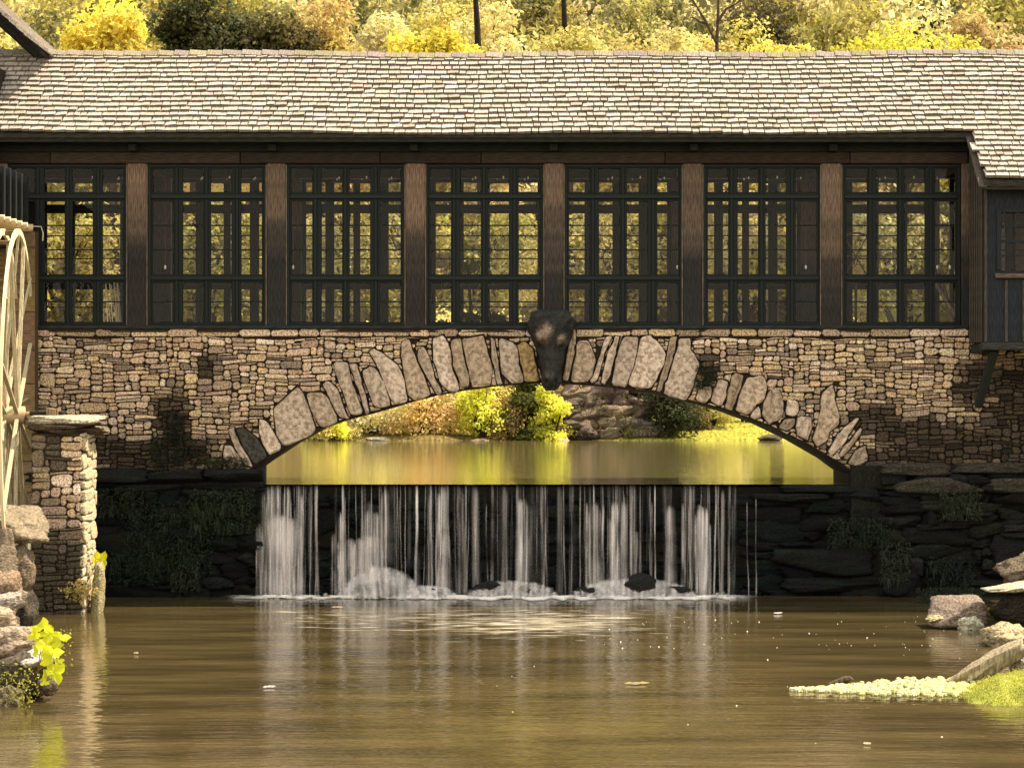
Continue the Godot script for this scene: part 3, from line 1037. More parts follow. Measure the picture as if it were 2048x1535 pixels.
# every shingle of a slope: the first (eaves upwards) as parts, the rest joined
func lay(roof: Node3D, spans: Array, eave: Vector3, up: Vector3, exposure: float, most: int, wavy := true) -> void:
	var n := Vector3(0, -up.z, up.y).normalized()
	if n.y < 0:
		n = -n
	var along := Vector3(1, 0, 0)
	var made := 0
	var far := {}
	for q in spans:
		var row: int = q[0]
		var x: float = q[1] - R(0.0, 0.2)
		while x < q[2]:
			var k := rng.randi_range(0, SH.size() - 1)
			var w: float = SH[k][0]
			var p := eave + up * (exposure * row + 0.17 + R(-0.008, 0.008)) + n * (0.012 + R(0.0, 0.012)) + Vector3(x + w * 0.5, sag(x) if wavy else 0.0, 0)
			var b := Basis(along, n, along.cross(n)).rotated(n, R(-0.025, 0.025)).rotated(along, -0.12 + R(-0.025, 0.025))
			var t := Transform3D(b, p)
			x += w
			if made < most:
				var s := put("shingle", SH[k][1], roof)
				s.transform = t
				made += 1
			else:
				if not far.has(k):
					far[k] = []
				far[k].append(t)
	if far.is_empty():
		return
	var joined := MB.new()
	for k in far:
		var arr: Array = SH[k][1].surface_get_arrays(0)
		var vv: PackedVector3Array = arr[Mesh.ARRAY_VERTEX]
		var cc: PackedColorArray = arr[Mesh.ARRAY_COLOR]
		var ii: PackedInt32Array = arr[Mesh.ARRAY_INDEX]
		for t in far[k]:
			var base := joined.v.size()
			for j in vv.size():
				joined.vert(t * vv[j], cc[j])
			for j in ii:
				joined.i.append(base + j)
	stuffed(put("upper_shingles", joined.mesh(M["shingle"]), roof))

func gallery() -> void:
	shingles_prepare()
	var o := thing("timber_gallery", "long dark timber gallery with seven windows and shingle roof on the stone arch", "covered bridge")
	var brown := Color(0.05, 0.036, 0.027)
	# floor, tie beams, ceiling boards
	var fl := MB.new()
	fl.bx(-13.0, 11.3, Y(664), Y(655), -3.35, 0.02, Color(0.05, 0.038, 0.026))
	put("floor", fl.mesh(M["wood_along"]), o)
	for px in [-6, 272, 551, 830, 1107, 1386, 1664, 1940]:
		var t := MB.new()
		t.bx(X(px) - 0.11, X(px) + 0.11, Y(327), Y(303), -3.1, -0.16, brown, 0.02)
		put("tie_beam", t.mesh(M["wood_along"]), o)
	# posts: reddish under the eaves, weathered dark below
	for q in [[-24, 14], [254, 292], [533, 571], [811, 850], [1089, 1127], [1366, 1405], [1643, 1683], [1924, 1940]]:
		for back in 2:
			var p := MB.new()
			var x0 := X(q[0])
			var x1 := X(q[1])
			var z0 := -0.22 if back == 0 else -3.36
			var z1 := 0.0 if back == 0 else -3.14
			var n := 22
			var off := R(-0.25, 0.2)
			var deep := R(0.7, 1.3)
			for j in n:
				var ya := lerpf(Y(652), Y(327), j / float(n))
				var yb := lerpf(Y(652), Y(327), (j + 1) / float(n))
				var cs := []
				for f in [j / float(n), (j + 1) / float(n)]:
					var red := clampf(0.18 + 0.82 * smoothstep(0.2, 0.95, f + off + wob.get_noise_2d(q[0] * 9.0, f * 400.0) * 0.35), 0, 1) * deep
					cs.append(Color(0.026, 0.026, 0.028).lerp(Color(0.17, 0.115, 0.085), red * red))
				var ch := 0.022
				var ring := [Vector2(x0 + ch, z1), Vector2(x1 - ch, z1), Vector2(x1, z1 - ch), Vector2(x1, z0), Vector2(x0, z0), Vector2(x0, z1 - ch)]
				for k in 6:
					var a: Vector2 = ring[k]
					var b: Vector2 = ring[(k + 1) % 6]
					var w := R(-0.004, 0.004)
					var i0 := p.vert(Vector3(a.x, ya, a.y), cs[0])
					var i1 := p.vert(Vector3(b.x, ya, b.y), cs[0])
					var i2 := p.vert(Vector3(b.x, yb, b.y), cs[1])
					var i3 := p.vert(Vector3(a.x, yb, a.y), cs[1])
					p.quad_i(i0, i1, i2, i3)
			put("post" if back == 0 else "rear_post", p.mesh(M["wood_up"]), o)
			if back == 0 and q[0] > 0 and q[0] < 1900:
				for e in [x0 - 0.012, x1 + 0.012]:
					var s := MB.new()
					s.bx(e - 0.009, e + 0.009, Y(650), Y(329), -0.07, -0.012, Color(0.20, 0.15, 0.105))
					put("post_trim", s.mesh(M["wood_up"]), o)
	# sill, lintel boards, soffit, fascia
	var sl := MB.new()
	sl.bx(X(60), X(1936), Y(657.5), Y(650.5), -0.2, 0.075, Color(0.03, 0.034, 0.034), 0.012)
	put("sill", sl.mesh(M["wood_along"]), o)
	for q in [[-60, 100], [101, 480], [481, 760], [761, 962], [963, 1330], [1331, 1700], [1701, 1936]]:
		var b := MB.new()
		b.bx(X(q[0]), X(q[1]) - 0.006, Y(326.5), Y(304) - 0.004, -0.16, 0.03 + R(0, 0.01), jig(Color(0.045, 0.031, 0.024), 0.35), 0.012)
		put("lintel_board", b.mesh(M["wood_along"]), o)
	var up := MB.new()
	up.bx(-13.0, X(1936), Y(303.5), Y(262), -0.16, 0.0, Color(0.022, 0.024, 0.024), 0.01)
	put("frieze_board", up.mesh(M["wood_along"]), o)
	for px in [-12, 267, 545, 828, 1107, 1387, 1665]:
		var b := MB.new()
		b.bx(X(px) - 0.085, X(px) + 0.085, Y(303), Y(288), 0.001, 0.2, Color(0.03, 0.028, 0.025), 0.02)
		put("rafter_block", b.mesh(M["wood_up"]), o)
	var fa := MB.new()
	fa.bx(-13.0, X(1936, 0.45), Y(284, 0.45), Y(273, 0.45), 0.40, 0.46, Color(0.03, 0.028, 0.027), 0.01)
	fa.bx(-13.0, X(1936, 0.45), Y(281, 0.3), Y(275, 0.3), 0.0, 0.40, Color(0.02, 0.021, 0.021))
	put("fascia", fa.mesh(M["wood_along"]), o)
	var bk := MB.new()
	bk.bx(-13.0, 11.3, Y(326.5), Y(262), -3.36, -3.2, brown, 0.01)
	bk.bx(-13.0, 11.3, Y(657), Y(650.5), -3.4, -3.14, brown, 0.01)
	put("rear_lintel", bk.mesh(M["wood_along"]), o)
	for k in range(-1, 7):
		window(o, Vector3(X(294.5 + 278 * (k - 0) - (0 if k < 6 else 0)), Y(650), -0.09)) if k > -2 else null
		var w2 := window(o, Vector3(X(294.5 + 278 * k), Y(650), -3.25))
		w2.name = "rear_window"
	for e in [-12.9, 11.2]:
		var s := MB.new()
		s.bx(e - 0.08, e + 0.08, Y(655), Y(262), -3.3, -0.05, brown)
		put("end_wall", s.mesh(M["wood_up"]), o)
	# roof: deck, shingles, ridge caps
	var roof := Node3D.new()
	roof.name = "roof"
	o.add_child(roof)
	var dk := MB.new()
	var dark := Color(0.04, 0.033, 0.027)
	var ey := roof_y(0.5)
	var ry := roof_y(RIDGE_Z)
	var rz := -3.9
	var rby := ry - (RIDGE_Z - rz) * (ry - ey) / (0.5 - RIDGE_Z)
	for h in [0.0, -0.07]:
		dk.quad(Vector3(-13.5, ey + h, 0.5), Vector3(13.5, ey + h, 0.5), Vector3(13.5, ry + h, RIDGE_Z), Vector3(-13.5, ry + h, RIDGE_Z), dark)
		dk.quad(Vector3(-13.5, ry + h, RIDGE_Z), Vector3(13.5, ry + h, RIDGE_Z), Vector3(13.5, rby + h, rz), Vector3(-13.5, rby + h, rz), Color(0.2, 0.17, 0.14))
	dk.quad(Vector3(-13.5, ey, 0.5), Vector3(13.5, ey, 0.5), Vector3(13.5, ey - 0.07, 0.5), Vector3(-13.5, ey - 0.07, 0.5), dark)
	var ex := X(1943, 0.5)
	var hz := 1.72
	for h in [0.001, -0.07]:
		dk.quad(Vector3(ex, ey + h, 0.5), Vector3(13.5, ey + h, 0.5), Vector3(13.5, roof_y(hz) + h, hz), Vector3(ex, roof_y(hz) + h, hz), dark)
	dk.quad(Vector3(ex, roof_y(hz), hz), Vector3(13.5, roof_y(hz), hz), Vector3(13.5, roof_y(hz) - 0.07, hz), Vector3(ex, roof_y(hz) - 0.07, hz), dark)
	put("deck", dk.mesh(M["wood_along"]), roof)
	var slope := Vector3(0, ry - ey, RIDGE_Z - 0.5)
	var exposure := slope.length() / 16.0
	var spans := []
	for r in range(0, 16):
		spans.append([r, -13.0, 13.3])
	lay(roof, spans.slice(0, 16), Vector3(0, ey, 0.5), slope.normalized(), exposure, 240)
	spans = []
	for r in range(-9, 0):
		spans.append([r, ex + 0.1, 13.3])
	lay(roof, spans, Vector3(0, ey, 0.5), slope.normalized(), exposure, 60)
	var x := -13.0
	while x < 13.0:
		var rc := MB.new()
		var w := R(0.3, 0.42)
		var t := Transform3D(Basis(Vector3(1, 0, 0), 0.72).rotated(Vector3(0, 0, 1), -0.07 + R(-0.02, 0.02)), Vector3(x + w * 0.5, ry + sag(x) + 0.055, RIDGE_Z + 0.06))
		rc.box(Vector3(w + 0.05, 0.022, 0.17), t, jig(Color(0.36, 0.31, 0.25), 0.15))
		put("ridge_cap", rc.mesh(M["shingle"]), roof)
		x += w

# ---------------------------------------------------------------- the timber house on the right
func house() -> void:
	var o := thing("timber_house", "dark board and batten house that juts out over the stepped wall right of the gallery", "house")
	var z := 1.32
	var x0 := X(1968, z)
	var x1 := 12.6
	var top := roof_y(z) - 0.1
	var bot := Y(684, z)
	var slate := Color(0.024, 0.030, 0.036)
	# front wall round the window
	var wx0 := X(2003, z)
	var wx1 := X(2085, z)
	var wy0 := Y(540, z)
	var wy1 := Y(425, z)
	for q in [[x0, wx0, bot, top], [wx1, x1, bot, top], [wx0, wx1, bot, wy0], [wx0, wx1, wy1, top]]:
		var m := MB.new()
		m.bx(q[0], q[1], q[2], q[3], z - 0.12, z, slate)
		put("wall_board", m.mesh(M["wood_up"]), o)
	for px in [1972, 2013, 2048, 2090, 2140]:
		var m := MB.new()
		var high := Y(560, z) if px > 1990 and px < 2092 else top
		m.bx(X(px, z) - 0.028, X(px, z) + 0.028, bot, high, z + 0.002, z + 0.03, Color(0.075, 0.068, 0.06), 0.008)
		put("batten", m.mesh(M["wood_up"]), o)
	var side := MB.new()
	for k in 12:
		var za := lerpf(0.05, z - 0.13, k / 12.0)
		var zb := lerpf(0.05, z - 0.13, (k + 1) / 12.0)
		side.bx(x0, x0 + 0.12, bot, roof_y(zb) - 0.12, za, zb, Color(0.05, 0.045, 0.042))
	put("side_wall", side.mesh(M["wood_up"]), o)
	for zz in [0.12, 0.34, 0.56, 0.78, 1.0, 1.2]:
		var m := MB.new()
		m.bx(x0 - 0.035, x0 - 0.002, bot, roof_y(zz) - 0.12, zz - 0.035, zz + 0.035, Color(0.09, 0.072, 0.058), 0.008)
		put("batten", m.mesh(M["wood_up"]), o)
	var win := Node3D.new()
	win.name = "window"
	o.add_child(win, true)
	var fr := MB.new()
	var tr := Color(0.02, 0.026, 0.03)
	fr.bx(wx0 - 0.09, wx0, wy0, wy1 + 0.09, z - 0.06, z + 0.04, tr, 0.01)
	fr.bx(wx1, wx1 + 0.09, wy0, wy1 + 0.09, z - 0.06, z + 0.04, tr, 0.01)
	fr.bx(wx0, wx1, wy1, wy1 + 0.09, z - 0.06, z + 0.04, tr, 0.01)
	fr.bx(wx0, wx1, (wy0 + wy1) * 0.5 - 0.025, (wy0 + wy1) * 0.5 + 0.025, z - 0.05, z + 0.01, tr)
	put("frame", fr.mesh(M["painted_wood"]), win)
	for k in 3:
		for j in 4:
			var g := MB.new()
			var a := lerpf(wx0, wx1, k / 3.0)
			var b := lerpf(wx0, wx1, (k + 1) / 3.0)
			var c := lerpf(wy0, wy1, j / 4.0)
			var d := lerpf(wy0, wy1, (j + 1) / 4.0)
			g.quad(Vector3(a, c, z - 0.03), Vector3(b, c, z - 0.03), Vector3(b, d, z - 0.03), Vector3(a, d, z - 0.03), Color.WHITE)
			put("pane", g.mesh(M["glass"]), win)
			var mu := MB.new()
			if k:
				mu.bx(a - 0.012, a + 0.012, c, d, z - 0.045, z - 0.012, tr)
			if j and j != 2:
				mu.bx(a, b, c - 0.012, c + 0.012, z - 0.044, z - 0.013, tr)
			if mu.v.size():
				put("muntin", mu.mesh(M["painted_wood"]), win)
	var sl := MB.new()
	sl.bx(X(1990, z), wx1 + 0.15, Y(556, z), Y(547, z), z - 0.02, z + 0.09, Color(0.15, 0.105, 0.085), 0.012)
	put("sill", sl.mesh(M["wood_along"]), o)
	# floor, dim room behind the window
	var rm := MB.new()
	rm.bx(x0, x1, bot, bot + 0.1, 0.05, z - 0.13, Color(0.06, 0.045, 0.03))
	rm.bx(x0 + 0.13, x1, bot + 0.1, top - 0.2, -0.4, -0.3, Color(0.26, 0.21, 0.13))
	put("floor", rm.mesh(M["wood_along"]), o)
	var fa := MB.new()
	fa.bx(X(1966, 1.66), 13.4, roof_y(1.7) - 0.15, roof_y(1.7) - 0.06, 1.62, 1.69, Color(0.05, 0.037, 0.03), 0.01)
	put("fascia", fa.mesh(M["wood_along"]), o)
	var ba := MB.new()
	ba.bar(Vector3(X(1941, 0.5), roof_y(0.44) - 0.07, 0.44), Vector3(X(1941, 0.5), roof_y(1.72) - 0.09, 1.72), 0.16, 0.05, Color(0.10, 0.075, 0.06), 0.01)
	put("barge_board", ba.mesh(M["wood_along"]), o)
	var bm := MB.new()
	bm.bx(X(1962, 1.2), x1, Y(700, 1.2), Y(685, 1.2), 1.06, 1.36, Color(0.045, 0.045, 0.045), 0.02)
	bm.bx(x0 + 0.02, x0 + 0.24, Y(706, 0.6), Y(687, 0.6), -0.1, 1.05, Color(0.035, 0.034, 0.033), 0.02)
	bm.bx(11.6, 11.84, Y(706, 0.6), Y(687, 0.6), -0.1, 1.05, Color(0.035, 0.034, 0.033), 0.02)
	put("floor_beam", bm.mesh(M["wood_along"]), o)
	for x in [X(1988, 1.0), 11.9]:
		var br := MB.new()
		br.bar(Vector3(x, Y(700, 1.1), 1.1), Vector3(x - 0.12, Y(812, 0.1), 0.1), 0.15, 0.15, Color(0.03, 0.032, 0.034), 0.02)
		put("brace", br.mesh(M["wood_up"]), o)

# ---------------------------------------------------------------- the mill on the left: wall behind the wheel, roof corner
func mill() -> void:
	var o := thing("mill_building", "old timber mill with a steep shingled roof corner and a plank wall behind the waterwheel", "mill")
	var z := 0.3
	var wb := MB.new()
	wb.bx(-13.5, X(70, z), -0.6, Y(462, z), z - 0.3, z - 0.03, Color(0.12, 0.075, 0.035))
	put("wall", wb.mesh(M["wood_along"]), o)
	var y := Y(1200, z)
	while y < Y(470, z):
		var h := R(0.55, 0.9)
		var m := MB.new()
		m.bx(-13.4, X(69, z), y + 0.01, minf(y + h, Y(463, z)), z - 0.02, z + R(0.0, 0.03), jig(Color(0.26, 0.17, 0.09), 0.2), 0.02)
		put("plank", m.mesh(M["wood_along"]), o)
		y += h
	var sw := MB.new()
	sw.bx(-15.0, -10.35, Y(462, z) + 0.01, 10.6, -3.8, 0.55, Color(0.04, 0.033, 0.027))
	put("upper_wall", sw.mesh(M["wood_up"]), o)
	var roof := Node3D.new()
	roof.name = "roof"
	o.add_child(roof)
	var e := P(84, 100, -0.55)
	var dir := Vector3(-1, 0.90, 0).normalized()
	var deck := MB.new()
	var n := Vector3(dir.y, -dir.x, 0)
	var b := Basis(dir, n, Vector3(0, 0, 1))
	deck.box(Vector3(5.0, 0.06, 5.4), Transform3D(b, e + dir * 2.5 - n * 0.05 + Vector3(0, 0, -2.7)), Color(0.022, 0.018, 0.015))
	put("deck", deck.mesh(M["wood_along"]), roof)
	for k in 14:
		var s := MB.new()
		s.box(Vector3(0.5, 0.05, 0.34), Transform3D(b.rotated(Vector3(0, 0, 1), 0.09), e + dir * (0.22 + k * 0.2) + n * 0.035 + Vector3(0, 0, R(-0.06, -0.03))), jig(Color(0.62, 0.53, 0.44), 0.1))
		put("shingle", s.mesh(M["shingle"]), roof)
	var sh := MB.new()
	for k in 14:
		for j in 26:
			sh.box(Vector3(0.5, 0.03, R(0.17, 0.2)), Transform3D(b.rotated(Vector3(0, 0, 1), 0.06), e + dir * (0.22 + k * 0.2) + n * 0.02 + Vector3(0, 0, -0.40 - j * 0.2)), jig(Color(0.42, 0.36, 0.30), 0.15))
	stuffed(put("upper_shingles", sh.mesh(M["shingle"]), roof))
	var ba := MB.new()
	ba.box(Vector3(5.0, 0.12, 0.05), Transform3D(b, e + dir * 2.55 - n * 0.13 + Vector3(0, 0, -0.16)), Color(0.022, 0.019, 0.016), 0.01)
	put("barge_board", ba.mesh(M["wood_along"]), roof)
	for k in 5:
		var r := MB.new()
		r.box(Vector3(4.6, 0.16, 0.12), Transform3D(b, e + dir * 2.5 - n * 0.17 + Vector3(0, 0, -0.7 - k * 0.9)), Color(0.02, 0.017, 0.014), 0.02)
		put("rafter", r.mesh(M["wood_along"]), roof)

func pier() -> void:
	var o := thing("stone_pier", "tall square rubble stone pier standing in the pool and carrying the waterwheel axle", "pier")
	var z1 := 3.6
	var z0 := 2.32
	var x1 := X(166, z1)
	var x0 := X(62, z1)
	var top := Y(866, z1)
	var mb := MB.new()
	mb.bx(x0, x1 - 0.02, -0.8, top, z0, z1 - 0.02, Color(0.06, 0.046, 0.03))
	put("core", mb.mesh(M["mortar"]), o)
	var front := rubble(x0, 1.55, x1, top, 0.055, 0.058, 0.9, 0.25)
	front.append_array(rubble(x0, -0.12, x1, 1.55, 0.05, 0.042, 0.3, 0.6))
	for p in front:
		var m := MB.new()
		var c := bounds(p).get_center()
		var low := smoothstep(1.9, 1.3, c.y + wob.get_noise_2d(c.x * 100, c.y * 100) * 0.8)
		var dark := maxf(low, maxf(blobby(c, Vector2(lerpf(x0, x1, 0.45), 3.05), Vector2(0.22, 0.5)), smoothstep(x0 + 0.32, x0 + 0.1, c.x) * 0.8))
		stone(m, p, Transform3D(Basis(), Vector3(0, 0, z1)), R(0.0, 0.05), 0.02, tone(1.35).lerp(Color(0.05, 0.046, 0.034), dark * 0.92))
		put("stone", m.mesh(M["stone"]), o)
	for p in rubble(-z1 - 0.02, -0.12, -z0, top, 0.09, 0.075, 0.4, 0.3):
		var m := MB.new()
		stone(m, p, Transform3D(Basis(Vector3(0, 0, -1), Vector3.UP, Vector3.RIGHT), Vector3(x1, 0, 0)), R(0.0, 0.05), 0.025, tone(1.1).lerp(Color(0.68, 0.58, 0.38), 0.7))  # stones on the sunlit side are painted paler to add sun brightness
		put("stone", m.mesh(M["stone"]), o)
	# the cap: rough split slabs one on another
	for q in [[0, 0.0, 1.0, Color(0.10, 0.075, 0.05)], [1, 0.10, 1.03, Color(0.12, 0.09, 0.06)], [2, 0.20, 1.0, Color(0.5, 0.43, 0.33)]]:
		var s := rock(Vector3(1.32 * q[2], 0.17, 1.5 * q[2]), q[3], 40 + q[0], 5, 7.0, 0.06, 12)
		put("cap_slab", s.mesh(M["rock"], true), o, Vector3(X(134, 3.1), top + 0.04 + q[1], 3.0))
	# axle block on the pier
	var bl := thing("axle_bearing", "dark timber bearing block with a worn middle resting on the stone pier", "bearing")
	var b := MB.new()
	b.bx(X(60, 3.1), X(127, 3.1), Y(836, 3.1), Y(822, 3.1), 2.95, 3.2, Color(0.03, 0.026, 0.022), 0.015)
	put("block", b.mesh(M["wood_along"]), bl)
	var wn := MB.new()
	for k in 6:
		wn.bx(X(92 + k * 4, 3.22), X(95.6 + k * 4, 3.22), Y(838 - R(0, 3), 3.22), Y(818 - R(0, 3), 3.22), 2.93, 3.22 + R(0, 0.02), jig(Color(0.36, 0.26, 0.17), 0.3), 0.006)
	put("strap", wn.mesh(M["wood_up"]), bl)
	# growth on the pier
	var lp := thing("leafy_sprig", "bright yellow green sprig growing from the sunny side of the stone pier", "plant", P(192, 1128, 2.9))
	for k in 5:
		big_leaf(lp, Vector3(R(0.0, 0.10), R(-0.08, 0.16), R(-0.05, 0.12)), R(0.12, 0.18), Color(0.62, 0.60, 0.03))
	var st := MB.new()
	for k in 4:
		st.tube([Vector3(-0.1, -0.15, -0.05), Vector3(0.03, R(-0.05, 0.1), R(0, 0.08))], [0.008, 0.004], 4, Color(0.2, 0.2, 0.04))
	put("stem", st.mesh(M["plain"]), lp)
	var ms := thing("dry_moss_clump", "pale dry moss clump on the foot of the stone pier above the water", "moss", P(160, 1180, 3.66))
	var mm := MB.new()
	for k in 420:
		var a := R(0, TAU)
		var p := Vector3(cos(a) * R(0, 0.34) * 1.1, sin(a) * R(0, 0.22), R(-0.02, 0.12))
		leaf_at(mm, p, R(0.015, 0.04), jig(Color(0.42, 0.34, 0.13), 0.4))
	stuffed(put("tufts", mm.mesh(M["leaf"]), ms))
	rock_thing("footing_stone", "pale upright stone leaning at the corner foot of the pier", P(194, 1160, 3.25) + Vector3(0, -0.25, 0), Vector3(0.26, 1.15, 0.5), Color(0.42, 0.36, 0.2), 71, Vector3(0, 0, -0.04), 6, 4.0)

func big_leaf(parent: Node3D, at: Vector3, s: float, col: Color) -> void:
	var mb := MB.new()
	var c := mb.vert(Vector3.ZERO, jig(col, 0.15))
	var n := 15
	var cc := jig(col, 0.15)
	for k in n + 1:
		var a := lerpf(-2.5, 2.5, k / float(n))
		var lobes := 0.80 + 0.22 * cos(a * 3.77) * (1.0 if k % 1 == 0 else 0.9)
		var r := s * lobes * (1.0 if absf(a) < 2.0 else 0.8) * (1.0 + (0.12 if k % 2 else -0.04))
		mb.vert(Vector3(sin(a) * r, cos(a) * r, 0.14 * s * cos(a * 2.0) - 0.12 * s * absf(sin(a))), cc)
	for k in n:
		mb.tri(c, 1 + k, 2 + k)
	var o := put("leaf", mb.mesh(M["leaf"]), parent, at)
	o.rotation = Vector3(R(-0.55, 0.2), R(-0.45, 0.45), R(-1.2, 1.2))

func wheel() -> void:
	var o := thing("water_wheel", "tall pale wooden waterwheel seen almost edge on between mill wall and stone pier", "waterwheel")
	var zc := 2.75
	var c := P(22, 830, zc)
	var rad := 3.5
	o.position = c
	o.rotation.y = atan2(0.125, 1.0)
	var pale := Color(0.62, 0.52, 0.34)
	var n := 40
	for e in [-0.14, 0.14]:
		var rim := MB.new()
		for k in n:
			var a0 := TAU * k / n
			var a1 := TAU * (k + 1) / n
			for q in [[rad, rad - 0.12]]:
				var p := []
				for a in [a0, a1]:
					for r in [q[0], q[1]]:
						for x in [-0.025, 0.025]:
							p.append(rim.vert(Vector3(e + x, sin(a) * r, cos(a) * r), pale))
				rim.quad_i(p[0], p[1], p[5], p[4])
				rim.quad_i(p[2], p[6], p[7], p[3])
				rim.quad_i(p[0], p[4], p[6], p[2])
				rim.quad_i(p[1], p[3], p[7], p[5])
		put("rim", rim.mesh(M["plain"]), o)
		for k in 8:
			var a := TAU * (k + 0.35) / 8
			var s := MB.new()
			s.bar(Vector3(e * 0.8, sin(a) * 0.1, cos(a) * 0.1), Vector3(e, sin(a) * (rad - 0.1), cos(a) * (rad - 0.1)), 0.075, 0.05, pale, 0.008)
			put("spoke", s.mesh(M["wood_up"]), o)
	for k in 8:
		var a := TAU * (k + 0.85) / 8
		var s := MB.new()
		s.bar(Vector3(-0.17, sin(a) * 0.15, cos(a) * 0.15), Vector3(0.17, sin(a) * (rad - 0.1), cos(a) * (rad - 0.1)), 0.05, 0.04, pale * 0.9, 0.006)
		put("cross_brace", s.mesh(M["wood_up"]), o)
	for k in 16:
		var a := TAU * k / 16
		var s := MB.new()
		var t := Transform3D(Basis(Vector3(1, 0, 0), -a + 0.5), Vector3(0, sin(a) * (rad - 0.08), cos(a) * (rad - 0.08)))
		s.box(Vector3(0.25, 0.015, 0.1), t, Color(0.30, 0.22, 0.13))
		put("bucket_board", s.mesh(M["wood_along"]), o)
	var hb := MB.new()
	hb.tube([Vector3(-0.9, 0, 0), Vector3(0.6, 0, 0)], [0.07, 0.07], 12, Color(0.25, 0.17, 0.1))
	put("axle", hb.mesh(M["plain"], true), o)
	var h2 := MB.new()
	h2.tube([Vector3(-0.25, 0, 0), Vector3(0.25, 0, 0)], [0.17, 0.17], 16, Color(0.45, 0.34, 0.2))
	put("hub", h2.mesh(M["plain"], true), o)
	# the flume over the wheel
	var f := thing("flume", "dark wooden flume trough with upright side staves above the waterwheel", "flume")
	var fx := -9.62
	var dk := Color(0.016, 0.02, 0.02)
	var tb := MB.new()
	tb.bx(fx - 0.9, fx - 0.03, 7.42, 7.5, 0.45, 6.5, dk)
	tb.bx(fx - 0.06, fx - 0.03, 7.5, 8.2, 0.45, 6.5, dk)
	tb.bx(fx - 0.9, fx - 0.87, 7.5, 8.2, 0.45, 6.5, dk)
	put("trough", tb.mesh(M["wood_along"]), f)
	for k in 9:
		var z := 0.6 + k * 0.5
		var s := MB.new()
		s.bx(fx - 0.025, fx + 0.06, 7.36, 8.33, z - 0.06, z + 0.06, Color(0.02, 0.025, 0.024), 0.01)
		put("stave", s.mesh(M["wood_up"]), f)
		var j := MB.new()
		j.tube([Vector3(fx - 1.0, 7.30, z), Vector3(fx + 0.16, 7.30, z)], [0.075, 0.075], 10, Color(0.55, 0.43, 0.28))
		put("joist", j.mesh(M["plain"], true), f)
	var hk := MB.new()
	hk.tube([Vector3(fx + 0.1, 7.34, 0.5), Vector3(fx + 0.3, 7.33, 0.5), Vector3(fx + 0.34, 7.2, 0.5), Vector3(fx + 0.33, 7.05, 0.5)], [0.012, 0.012, 0.012, 0.012], 6, Color(0.5, 0.43, 0.33))
	put("hook", hk.mesh(M["plain"], true), f)
	var bm := MB.new()
	bm.bx(fx - 1.4, fx - 0.12, 6.9, 7.2, 0.5, 0.72, Color(0.025, 0.022, 0.02), 0.02)
	bm.bx(fx - 1.0, fx - 0.8, 5.0, 6.9, 0.5, 0.72, Color(0.025, 0.022, 0.02), 0.02)
	put("support", bm.mesh(M["wood_along"]), f)

# ---------------------------------------------------------------- falling water
func fall_z(y: float) -> float:
	return 0.19 + 0.34 * sqrt(clampf((POND - y) / POND, 0.0, 1.0))

func ribbon(mb: MB, px: float, wpx: float, py_top: float, strength: float, flare := 1.25, out := 0.0) -> void:
	var rows := 18
	var prof := [0.0, 0.6, 1.0, 0.55, 0.0]
	var y0 := minf(Y(py_top), POND)
	var k0 := mb.v.size()
	var drift := R(-0.05, 0.05)
	var ph := R(0, 900)
	var ends := R(0.85, 1.0)
	for r in rows + 1:
		var f := r / float(rows)
		var y := lerpf(y0, 0.01, f)
		var w := wpx / 100.0 * lerpf(1.0, flare, sqrt(f))
		var a := strength * smoothstep(0.0, 0.10, f + 0.01) * clampf(0.8 + 1.3 * wob.get_noise_2d(ph, f * 160.0), 0.15, 1.5) * lerpf(1.0, 0.7, f) * (1.0 - 0.7 * smoothstep(ends, 1.0, f))
		for q in 5:
			var s := (q - 2) / 4.0
			var z := fall_z(y) + out * sqrt(f) + 0.05 * (1.0 - 4.0 * s * s) * minf(w * 4.0, 1.0)
			mb.vert(Vector3(X(px, z) + drift * f * f + s * w + 0.012 * wob.get_noise_2d(ph + 50.0, f * 200.0), y, z), Color(0.88, 0.80, 0.80, clampf(a * prof[q], 0.0, 0.95)))
	for r in rows:
		for q in 4:
			var k := k0 + r * 5 + q
			mb.quad_i(k, k + 1, k + 6, k + 5)

# a stream is a bundle of strands that leaves its ledge with a rounded head
func stream(mb: MB, px: float, w: float, top: float, a: float) -> void:
	if w < 11.0:
		ribbon(mb, px, w * 0.7, top, a, 1.2)
		return
	ribbon(mb, px, w * 0.85, top + 3.0, a * 0.42, 1.5)
	ribbon(mb, px + w * R(-0.3, 0.3), w * 0.4, top + 1.0, a * 0.4, 1.7)
	for k in int(w / 2.9):
		var u := R(-1, 1)
		ribbon(mb, px + u * w * 0.5, R(1.6, 7.5), top + u * u * w * 0.6 + R(0, 7), a * pow(rng.randf(), 1.4) * 1.35 * (1.0 - 0.55 * u * u), R(1.0, 1.5), 0.03 * R(0, 1))

